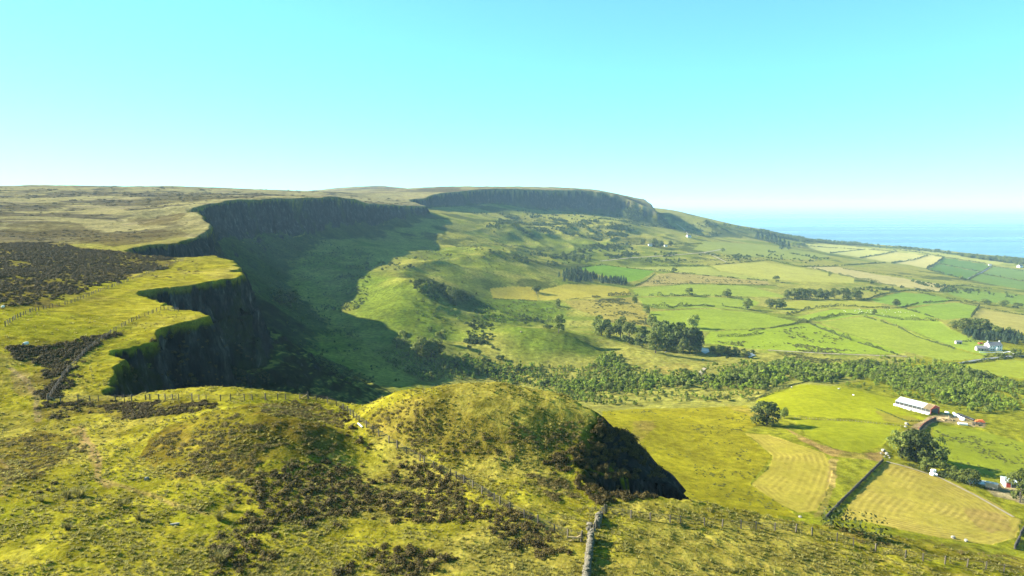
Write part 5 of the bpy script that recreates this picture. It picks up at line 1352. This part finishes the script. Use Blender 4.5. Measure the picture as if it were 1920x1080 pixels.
trailer(1899, 911, -.3, 'long white trailer behind the white shed', WHITE, 6.5)
trailer(1859, 917, 2.5, 'grey white livestock trailer at the yard entrance', STEEL, 4.2)
m = MB(); p = at_px(1840, 905); m.box(-5, 5, -2.5, 2.5, -.3, .25)
for k_ in range(6): m.box(-4.8 + k_ * 1.9, -4.65 + k_ * 1.9, -2.4, -2.3, .253, 1.3)
m.box(-4.8, 4.8, -2.42, -2.28, 1.3, 1.42)
tag(m.build('sheep_pen', STEEL, None, loc=tuple(p), rot=(0, 0, -.5)), 'grey railed pen in the shade of the last hedge tree', 'pen')

# far white cottages
def cottage(u, v, label, s_=1.0, rz=0.):
    q = at_px(u, v)
    house('cottage', (q.x, q.y, q.z + .3), 11 * s_, 7 * s_, 3.4 * s_, 6 * s_, (WHITE, SLATE), label, 'house', [(2 * s_, 3.2 * s_, 1, 2.2), (7.6 * s_, 8.8 * s_, 1, 2.2)], (5 * s_, 6 * s_, 2.1, DARKW), rz=rz)
for u, v, lb, s_ in [(1289,445,'tiny bright white cottage at the foot of the far headland',1.6),(1216,461,'white cottage half hidden by the far trees',1.2),(1246,462,'red roofed far outbuilding beside the hidden cottage',1.0),
  (1504,446,'far white house at the left of the coastal belt',1.6),(1553,453,'far white house in the middle of the coastal belt',1.7),(1476,441,'far white house on the skyline of the coastal belt',1.5),
  (1716,458,'far white house poking from coastal trees',1.4),(1838,485,'far white house near the right end of the coast',1.5),(1912,502,'large pale far house at the picture edge',2.0),(1854,498,'small white house at the top of the pale lane',1.1)]:
    cottage(u, v, lb, s_ * .72, random.uniform(-.4, .4))

# ------------------------------------------------------------------ sheep
FLEECE = simple('fleece', (.62, .60, .52), .95, .15, 8, .4); FACE = simple('sheep_face', (.05, .045, .04), .9, .1, 5)
def sheep_mesh(seed):
    m = MB(); n = 8; prof = [(-.52, .10), (-.46, .24), (-.2, .31), (.15, .30), (.4, .25), (.5, .12)]
    v = [(x, math.cos(2 * math.pi * k_ / n) * r * .9, .68 + math.sin(2 * math.pi * k_ / n) * r) for x, r in prof for k_ in range(n)]
    f = [(i * n + k_, i * n + (k_ + 1) % n, (i + 1) * n + (k_ + 1) % n, (i + 1) * n + k_) for i in range(5) for k_ in range(n)] + [tuple(range(n - 1, -1, -1)), tuple(5 * n + k_ for k_ in range(n))]
    m.add(v, f)
    down = -.35 if seed else .1
    m.tube([(.42, 0, .78), (.58, 0, .78 + down * .5), (.70, 0, .74 + down), (.82, 0, .62 + down)], [.15, .12, .10, .055], 6, 1)
    for s_ in (-1, 1): m.tube([(.64, s_ * .09, .80 + down), (.60, s_ * .20, .80 + down)], [.035, .015], 4, 1)
    for x in (-.34, .3):
        for s_ in (-1, 1): m.tube([(x, s_ * .14, .5), (x + .03, s_ * .14, .26), (x, s_ * .14, 0)], [.075, .05, .04], 5, 1)
    m.tube([(-.5, 0, .75), (-.58, 0, .5)], [.05, .03], 4)
    return m.mesh('sheep', [FLEECE, FACE], True)
SHEEP = [sheep_mesh(0), sheep_mesh(1)]
def sheep(x, y, label, group=None, s_=1.1):
    tag(link('sheep', random.choice(SHEEP), None, (x, y, ground(x, y)), (0, 0, random.uniform(0, 6.28)), s_), label, 'sheep', group)
for p in rand_in([(1575,583),(1620,579),(1690,581),(1715,590),(1740,598),(1680,594),(1600,589)], 30, 15): sheep(p[0], p[1], 'white sheep grazing in the bright hedged field', 'flock in the hedged field', 1.05)
for u, v, lb in [(6,580,'white sheep by the upper moor fence at the picture edge'),(49,650,'white sheep among the dark heather on the nearest headland'),(1484,728,'white sheep high on the domed barn field'),(1573,731,'white sheep on the crest of the domed barn field'),(1600,743,'white sheep on the right flank of the domed barn field')]:
    q = at_px(u, v); sheep(q.x, q.y, lb, None, 1.25)
# ------------------------------------------------------------------ fences
POST = MB(); POST.box(-.055, .055, -.055, .055, -.4, 1.22); POST.add([(-.055, -.055, 1.221), (.055, -.055, 1.221), (.055, .055, 1.221), (-.055, .055, 1.221), (0, 0, 1.27)], [(0, 1, 4), (1, 2, 4), (2, 3, 4), (3, 0, 4)])
POST = POST.mesh('post', TIMBER_GREY)
WIRE = simple('fence_wire', (.07, .06, .05), .7, .1, 3, 0, .2, .2)
def fence(px, label, spacing=2.4, wires=(.25, .5, .75, 1.0, 1.15), tall=1.0, rail=False):
    p = plan(px, False, 5, Z); seg = np.hypot(np.diff(p[:, 0]), np.diff(p[:, 1])); cm = np.concatenate([[0], np.cumsum(seg)])
    n = max(2, int(cm[-1] / spacing)); g = random.Random(n)
    t = np.linspace(0, cm[-1], n + 1); t[1:-1] += np.array([g.uniform(-.3, .3) * spacing for _ in range(n - 1)])
    x = np.interp(t, cm, p[:, 0]); y = np.interp(t, cm, p[:, 1]); z = height(x, y)
    e = link('wire_fence', None, None, (float(x[0]), float(y[0]), float(z[0]))); tag(e, label, 'fence')
    o = np.array([x[0], y[0], z[0]])
    for i in range(len(x)):
        b = 1.25 if i % 7 == 0 else 1.0
        link('post', POST, e, (x[i] - o[0], y[i] - o[1], z[i] - o[2]), (g.uniform(-.06, .06), g.uniform(-.06, .06), g.uniform(0, 1.5)), (1.4 * b, 1.4 * b, tall * g.uniform(.95, 1.1) * (1.08 if b > 1 else 1)))
    m = MB()
    for h_ in wires: m.tube([(x[i] - o[0], y[i] - o[1], z[i] - o[2] + h_ * tall) for i in range(len(x))], 0.016 if h_ < 1.1 else .022, 3, cap=False)
    m.build('wires', WIRE, e)
    return e
fence([(92,750),(103,733),(120,706),(135,690),(160,662),(185,643),(215,622),(250,602),(275,592),(305,580),(335,584)], 'wire fence climbing the nearest headland beside dark heather')
fence([(90,754),(140,753),(200,752),(300,750),(400,752),(500,750),(578,748)], 'wire fence running level along the cliff top in front of the dark bay')
fence([(578,748),(622,756),(650,772),(680,797),(720,824),(760,850),(810,876),(860,900),(910,930),(960,960),(1010,985),(1055,1006),(1090,1016)], 'long wire fence slanting past the grassy knoll down to the stone wall')
fence([(1137,963),(1200,975),(1300,984),(1400,992),(1500,999),(1580,1018),(1680,1045),(1800,1062),(1920,1078),(1990,1090)], 'wire fence along the lower slope on the right of the stone wall', 2.9)
fence([(10,612),(30,598),(60,585),(130,570),(190,546),(260,521),(330,492),(345,488)], 'far wire fence along the edge of the big heather patch')
fence([(0,565),(-40,560)], 'stub of wire fence at the left picture edge by the sheep')
fence([(1134,963),(1125,975),(1118,990),(1108,1006)], 'short run of close set posts beside the gap in the stone wall', 1.3)

# strainer with a stay at the corner, and the white board lying at the fence
def strainer(u, v, label, du):
    q = at_px(u, v); e = link('strainer_post', None, None, tuple(q)); tag(e, label, 'post')
    m = MB(); m.tube([(0, 0, -.4), (0, 0, 1.55)], .11, 8); m.build('post', TIMBER_GREY, e)
    m = MB(); m.tube([(du * .05, 0, 1.0), (du * 1.7, 0, .05)], .06, 6); m.build('stay', TIMBER, e)
strainer(577, 748, 'thick corner post with a pale slanting stay by the cliff', -1)
strainer(1091, 1016, 'thick leaning gate post at the end of the stone wall', -1)
strainer(90, 752, 'thick corner post at the foot of the headland fence', 1)
q = at_px(675, 798); m = MB(); m.box(-1.05, 1.05, -.12, .12, .05, .2)
tag(m.build('plank', WHITE, None, loc=tuple(q), rot=(0, .05, -1.0)), 'white plank lying against the slanting fence', 'plank')
q = at_px(1080, 1016); m = MB(); m.box(-1.2, 1.0, -.06, .06, .55, .68); m.box(-1.15, -1.05, -.1, -.063, -.2, .9)
tag(m.build('rail', TIMBER, None, loc=tuple(q), rot=(0, 0, -.1)), 'single wooden rail fixed to the leaning gate post', 'rail')

# ------------------------------------------------------------------ dry stone wall in the foreground: every stone is a piece
def dry_wall(px, h_, label):
    p = plan(px, False, 5, Z); seg = np.hypot(np.diff(p[:, 0]), np.diff(p[:, 1])); cm = np.concatenate([[0], np.cumsum(seg)])
    g = random.Random(int(cm[-1] * 10)); o = Vector(p[0]); e = link('dry_stone_wall', None, None, tuple(o)); tag(e, label, 'wall')
    t = 0.; k_ = 0
    ax = math.atan2(p[-1][1] - p[0][1], p[-1][0] - p[0][0])
    while t < cm[-1]:
        x, y = np.interp(t, cm, p[:, 0]), np.interp(t, cm, p[:, 1]); z0 = ground(x, y)
        hh = h_ * (.85 + .3 * math.sin(t * .9) * math.sin(t * .37)); z = .1; lev = 0
        while z < hh:
            s_ = g.uniform(.42, .62); wd_ = .75 - .3 * z / hh
            for side in ((-1, 1) if z < hh - .3 else (0,)):
                off = side * wd_ * .32
                px_, py_ = x - math.sin(ax) * off + g.uniform(-.06, .06), y + math.cos(ax) * off + g.uniform(-.06, .06)
                link('stone', STONES[k_ % 6], e, (px_ - o.x, py_ - o.y, z0 + z - o.z), (g.uniform(-.2, .2), g.uniform(-.2, .2), ax + g.choice((0, 1.57, 3.14)) + g.uniform(-.3, .3)), (s_ * 1.25, s_ * (1.5 if side == 0 else 1.0), s_ * .95)); k_ += 1
            z += s_ * .58
        t += .5 * g.uniform(.9, 1.1)
dry_wall([(1098,1100),(1102,1060),(1105,1035),(1108,1012)], 1.35, 'grey dry stone wall rising into view at the bottom of the picture')
dry_wall([(1119,990),(1122,978),(1125,966)], 1.15, 'ruined upper stub of the dry stone wall beyond the gap')
for u, v, lb in [(1106,985,'fallen grey stone highest in the gap of the stone wall'),(1104,993,'fallen grey stone on the left of the wall gap'),(1112,996,'fallen grey stone lowest in the wall gap, by the close set posts')]: boulder(u, v, 1.2, lb, STONES)

# ------------------------------------------------------------------ heather bushes
def mound(name, mat, seed, n=210, w_=1.0, h_=.62, leaf=.085):
    g = np.random.default_rng(seed); c0 = g.uniform(-.32, .32, (5, 2)) * w_; r0 = g.uniform(.28, .48, 5) * w_
    k_ = g.integers(0, 5, n); a = g.uniform(0, 2 * math.pi, n); ph = np.arccos(g.uniform(0, 1, n))
    nr = np.stack([np.cos(a) * np.sin(ph), np.sin(a) * np.sin(ph), np.cos(ph)], 1)
    c = np.concatenate([c0[k_], np.zeros((n, 1))], 1) + nr * (r0[k_] * g.uniform(.75, 1.1, n))[:, None] * np.array([1, 1, h_ / (.45 * w_)])
    v, f = quads_at(c, nr + g.normal(size=(n, 3)) * .4, leaf * g.uniform(.7, 1.5, n), g)
    return mesh_np(name, v, f, [mat])
HB = [mound('heather_bush', HEATHER, 300 + i) for i in range(5)]
HBB = [mound('heather_brown', HEATHER_BROWN, 310 + i, 110, 1.0, .4) for i in range(4)]
clump = lambda x, y: np.clip((fbm(x, y, 9, 2, 120) * .9 + .3 * fbm(x, y, 2.6, 2, 121) + .22) * 3.0, 0.04, 1)
BZ = [([(480,893),(560,862),(640,852),(700,836),(770,862),(860,892),(960,952),(1062,1012),(1000,1024),(900,985),(800,978),(700,988),(640,1005),(585,1040),(570,1080),(400,1080),(398,1010),(468,935)], 1500, 130),
      ([(600,1050),(700,1020),(790,1030),(860,1045),(820,1062),(760,1085),(600,1085)], 190, 131),
      ([(640,762),(672,800),(720,850),(700,862),(655,830),(630,800)], 60, 132),
      ([(430,915),(490,890),(500,940),(440,960)], 40, 133), ([(880,975),(1010,1010),(1080,1035),(1050,1060),(960,1020)], 60, 134), ([(60,912),(105,905),(115,922),(60,925)], 9, 135)]
hb = np.concatenate([rand_in(p, n, s, clump) for p, n, s in BZ]); g = np.random.default_rng(136)
hs = g.uniform(.45, .95, len(hb)) * np.where(g.uniform(size=len(hb)) < .22, 1.5, 1.0)
kp = []
for i in np.argsort(-hs):
    if all((hb[i, 0] - hb[j, 0]) ** 2 + (hb[i, 1] - hb[j, 1]) ** 2 > (.52 * (hs[i] + hs[j])) ** 2 for j in kp): kp.append(i)
hb, hs = hb[kp], hs[kp]
od = np.argsort(-hs / np.hypot(hb[:, 0], hb[:, 1]))
def spot(x, y):
    u = U0 + F * x / (y * CP + 40 * SP)
    return 'between the brown hillock and the pale grass hollow' if u < 640 else ('on the slope below the slanting fence' if u > 860 else 'in the middle of the foreground thicket')
for i in od[:300]:
    lb = 'dark heather bush ' + spot(hb[i, 0], hb[i, 1])
    tag(link('heather_bush', HB[i % 5], None, tuple(hb[i] - [0, 0, .05]), (0, 0, random.uniform(0, 6.28)), (hs[i] * 1.25, hs[i] * 1.25, hs[i])), lb, 'bush', 'dark heather bushes in the foreground')
r_ = od[300:]
scatter('heather', HB, hb[r_] - [0, 0, .05], hs[r_] * .9, 'smaller dark heather bushes scattered over the foreground', .1)
# heather carpets on the headlands
hp = [rand_in(p, n, s, dn, None, {140: 16, 142: 5, 144: 3}[s], {140: 24, 142: 7, 144: 5}[s]) for p, n, s, dn in [
  ([(-60,460),(60,455),(150,465),(325,485),(315,494),(250,517),(190,531),(110,561),(60,571),(-60,582)], 4600, 140, lambda x, y: np.clip(.8 + 1.2 * fbm(x, y, 16, 3, 141), .15, 1)),
  ([(10,653),(100,641),(200,627),(243,619),(215,638),(165,658),(128,700),(108,748),(70,748),(74,690),(30,665)], 1050, 142, lambda x, y: np.clip(.85 + 1.5 * fbm(x, y, 5, 3, 143), .0, 1)),
  ([(76,758),(170,751),(290,753),(411,757),(400,767),(330,777),(240,787),(160,777),(110,791),(80,787)], 520, 144, lambda x, y: np.clip(.7 + 2.2 * fbm(x, y, 4, 3, 145), .0, 1))]]
hp = np.concatenate(hp); g = np.random.default_rng(146)
scatter('heather_carpet', HB, hp - [0, 0, .08], g.uniform(.6, 1.15, len(hp)) * np.clip(np.hypot(hp[:, 0], hp[:, 1]) / 200, .9, 1.7), 'dark heather carpets on the headlands', .1)
bp2 = np.concatenate([rand_in(p, n, s, lambda x, y: np.clip(.55 + 1.6 * fbm(x, y, 3.5, 3, 148), 0, 1), None, 5, 7) for p, n, s in [
  ([(265,848),(330,793),(420,768),(500,758),(600,758),(664,793),(645,838),(560,858),(480,880),(400,902),(300,884)], 900, 147),
  ([(-40,835),(60,813),(130,816),(135,860),(70,895),(-40,903)], 260, 149),
  ([(684,777),(790,745),(860,768),(950,802),(1080,795),(1120,850),(1062,872),(960,862),(860,866),(760,835),(707,796)], 380, 150),
  ([(1560,988),(1760,1018),(1920,1048),(1920,1075),(1750,1052),(1600,1012)], 600, 151),
  ([(985,895),(1070,890),(1095,940),(1010,940)], 160, 152)]])
g = np.random.default_rng(153)
scatter('brown_heather', HBB, bp2 - [0, 0, .06], g.uniform(.45, 1.0, len(bp2)), 'low brown heather over the hillock and the knoll face', .15)

# scrub on the crag below the knoll
kp_ = rand_in([(1010,868),(1060,846),(1110,815),(1125,790),(1180,815),(1235,880),(1262,930),(1120,945),(1080,915)], 520, 160, lambda x, y: np.clip(.5 + 1.5 * fbm(x, y, 8, 3, 161), .05, 1))
g = np.random.default_rng(162)
scatter('crag_scrub', HB, kp_, g.uniform(.5, 1.5, len(kp_)), 'dark scrub clinging to the crag below the knoll', .3)
kp_ = rand_in([(195,740),(235,680),(300,625),(385,605),(450,650),(520,720),(400,720),(300,730)], 420, 163, lambda x, y: np.clip(.4 + 1.5 * fbm(x, y, 8, 3, 164), .05, 1))
scatter('cliff_scrub', HB, kp_, np.random.default_rng(165).uniform(.5, 1.5, len(kp_)), 'dark scrub and ivy on the near cliff faces', .4)
# ------------------------------------------------------------------ grass tussocks and rushes
def tuft(name, mat, seed, n=16, h_=.26, spread=.32, w_=.045):
    g = np.random.default_rng(seed); v = []; f = []
    for i in range(n):
        a = g.uniform(0, 6.283); lean = g.uniform(.25, 1.0) * spread; hh = h_ * g.uniform(.6, 1.15); b0 = g.uniform(0, spread * .4)
        d_ = np.array([math.cos(a), math.sin(a), 0]); s_ = np.array([-d_[1], d_[0], 0]) * w_
        p0 = d_ * b0; p1 = d_ * (b0 + lean * .45) + [0, 0, hh * .7]; p2 = d_ * (b0 + lean * 1.2) + [0, 0, hh * .92]
        k_ = len(v); v += [p0 - s_, p0 + s_, p1 + s_ * .8, p1 - s_ * .8, p2]; f += [(k_, k_ + 1, k_ + 2, k_ + 3), (k_ + 3, k_ + 2, k_ + 4)]
    return mesh_np(name, v, f, [mat])
TG = [tuft('grass', GRASS_BLADE, 400 + i) for i in range(3)] + [tuft('grass', GRASS_DRY, 410 + i, 14, .32) for i in range(2)]
g = np.random.default_rng(420); n = 90000
ta = g.uniform(R(-41), R(41), n); tr_ = np.exp(g.uniform(math.log(58), math.log(250), n))
gx, gy = tr_ * np.sin(ta), tr_ * np.cos(ta)
fi_ = np.interp(np.log(tr_), np.log(RR), np.arange(NR)).astype(int); fj_ = np.interp(ta, TH, np.arange(NT)).astype(int)
dm = (D[fi_, fj_] < 1.0) & (g.uniform(size=n) < np.clip(1.6 - tr_ / 140, .25, 1)) & (g.uniform(size=n) < np.clip(.45 + 1.3 * fbm(gx, gy, 5, 3, 421), .08, 1))
gx, gy, tr_ = gx[dm], gy[dm], tr_[dm]
scatter('grass', TG, np.stack([gx, gy, height(gx, gy) - .04], 1), g.uniform(.55, 1.15, len(gx)) * np.clip((tr_ / 90) ** .3, .8, 1.25), 'tussocky golden green grass over the cliff top', .15)
RT = [tuft('rush', RUSH, 430 + i, 90, 1.0, .75, .03) for i in range(2)]
for i, (u, v, s_, lb) in enumerate([(152,932,1.25,'largest of the paired rush tussocks left in the foreground'),(127,934,1.1,'spreading rush tussock beside the largest one'),(226,949,.8,'single dark rush tussock in open foreground grass'),(260,975,.7,'small brown rush tussock near the flat boulder'),(127,994,.8,'brown rush tussock low in the left foreground'),(412,975,1.0,'rush tussock at the edge of the heather thicket'),(432,958,.9,'rush tussock just above the heather thicket edge'),(413,1055,1.3,'big rush tussock at the bottom beside dark heather'),(78,940,.8,'faint rush tussock left of the paired ones')]):
    q = at_px(u, v); tag(link('rush_tussock', RT[i % 2], None, tuple(q), (0, 0, i), s_ * 1.2), lb, 'tussock')
# little bright shrubs clinging to the dark cliff of the nearest headland
for u, v, s_, lb in [(279,690,10,'bright green shrub clinging high on the dark cliff'),(200,735,8,'bright green shrub low on the dark cliff near the fence'),(322,632,6,'tiny bright green shrub just under the headland lip')]:
    tree_px('cliff_shrub', 'pale', u, v, s_, s_ * 1.1, lb, 'bright shrubs on the near cliff', 'shrub')

# ------------------------------------------------------------------ clumps that speckle the far moor and the rough valley ground
g = np.random.default_rng(180); n = 26000
ta = g.uniform(R(-40), R(12), n); tr_ = np.exp(g.uniform(math.log(300), math.log(1900), n)); mx_, my_ = tr_ * np.sin(ta), tr_ * np.cos(ta)
fi_ = np.interp(np.log(tr_), np.log(RR), np.arange(NR)).astype(int); fj_ = np.interp(ta, TH, np.arange(NT)).astype(int)
den = np.clip(.10 + 1.3 * (fbm(mx_ * .6, my_, 110, 5, 41, .65) + .35 * fbm(mx_, my_, 30, 4, 31)) + .5 * fbm(mx_, my_, 14, 2, 181), .02, 1)
k_ = (D[fi_, fj_] < -18) & (g.uniform(size=n) < den)
mx_, my_, tr_ = mx_[k_], my_[k_], tr_[k_]
mc = np.clip(tr_ / 380, 1, 4.2) * g.uniform(.6, 1.5, len(mx_))
scatter('moor_heather', HBB + HB[:2], np.stack([mx_, my_, height(mx_, my_) - .2], 1), np.stack([mc * 1.5, mc * 1.1, mc * .75], 1), 'heather and sedge clumps speckling the high moor', .05)
RC = [mound('rush_clump', leaf_mat('rush_clump', (.05, .058, .014), (.12, .12, .03), .2), 320 + i, 60, 1.0, .5, .14) for i in range(3)]
rp = [rand_in(p, n, s, lambda x, y: np.clip(.1 + 2.4 * fbm(x, y, sc_, 3, 183), .02, 1)) for p, n, s, sc_ in [
  ([(1062,566),(1120,562),(1184,558),(1212,590),(1218,610),(1150,604),(1078,578)], 620, 184, 25),
  ([(1330,640),(1440,640),(1560,650),(1660,660),(1560,664),(1400,652)], 420, 185, 22),
  ([(1440,625),(1500,612),(1620,645),(1560,650)], 160, 186, 18),
  ([(1450,660),(1600,668),(1700,672),(1640,680),(1500,680)], 420, 187, 20),
  ([(1200,840),(1400,840),(1420,900),(1480,960),(1300,940),(1260,890)], 420, 188, 16),
  ([(1130,772),(1300,768),(1400,775),(1390,830),(1250,860),(1180,820)], 260, 189, 20),
  ([(1180,700),(1340,700),(1440,690),(1380,712),(1240,715)], 200, 190, 20),
  ([(880,570),(960,560),(1060,570),(1110,600),(1060,625),(900,610)], 420, 191, 25),
  ([(1210,530),(1240,514),(1440,529),(1440,533)], 160, 192, 40),
  ([(1130,486),(1440,483),(1440,487),(1230,495)], 200, 193, 60),
  ([(760,480),(900,450),(1000,450),(1040,470),(940,520),(820,520)], 420, 194, 40),
  ([(1750,800),(1925,835),(1925,900),(1790,866)], 300, 195, 14)]]
rp = np.concatenate(rp); rs_ = np.random.default_rng(196).uniform(.5, 1.3, len(rp)) * np.clip(np.hypot(rp[:, 0], rp[:, 1]) / 450, .7, 2.4)
scatter('rushes', RC, rp - [0, 0, .1], np.stack([rs_ * 1.3, rs_, rs_ * .9], 1), 'dark rush clumps speckling pastures and rough valley ground', .1)
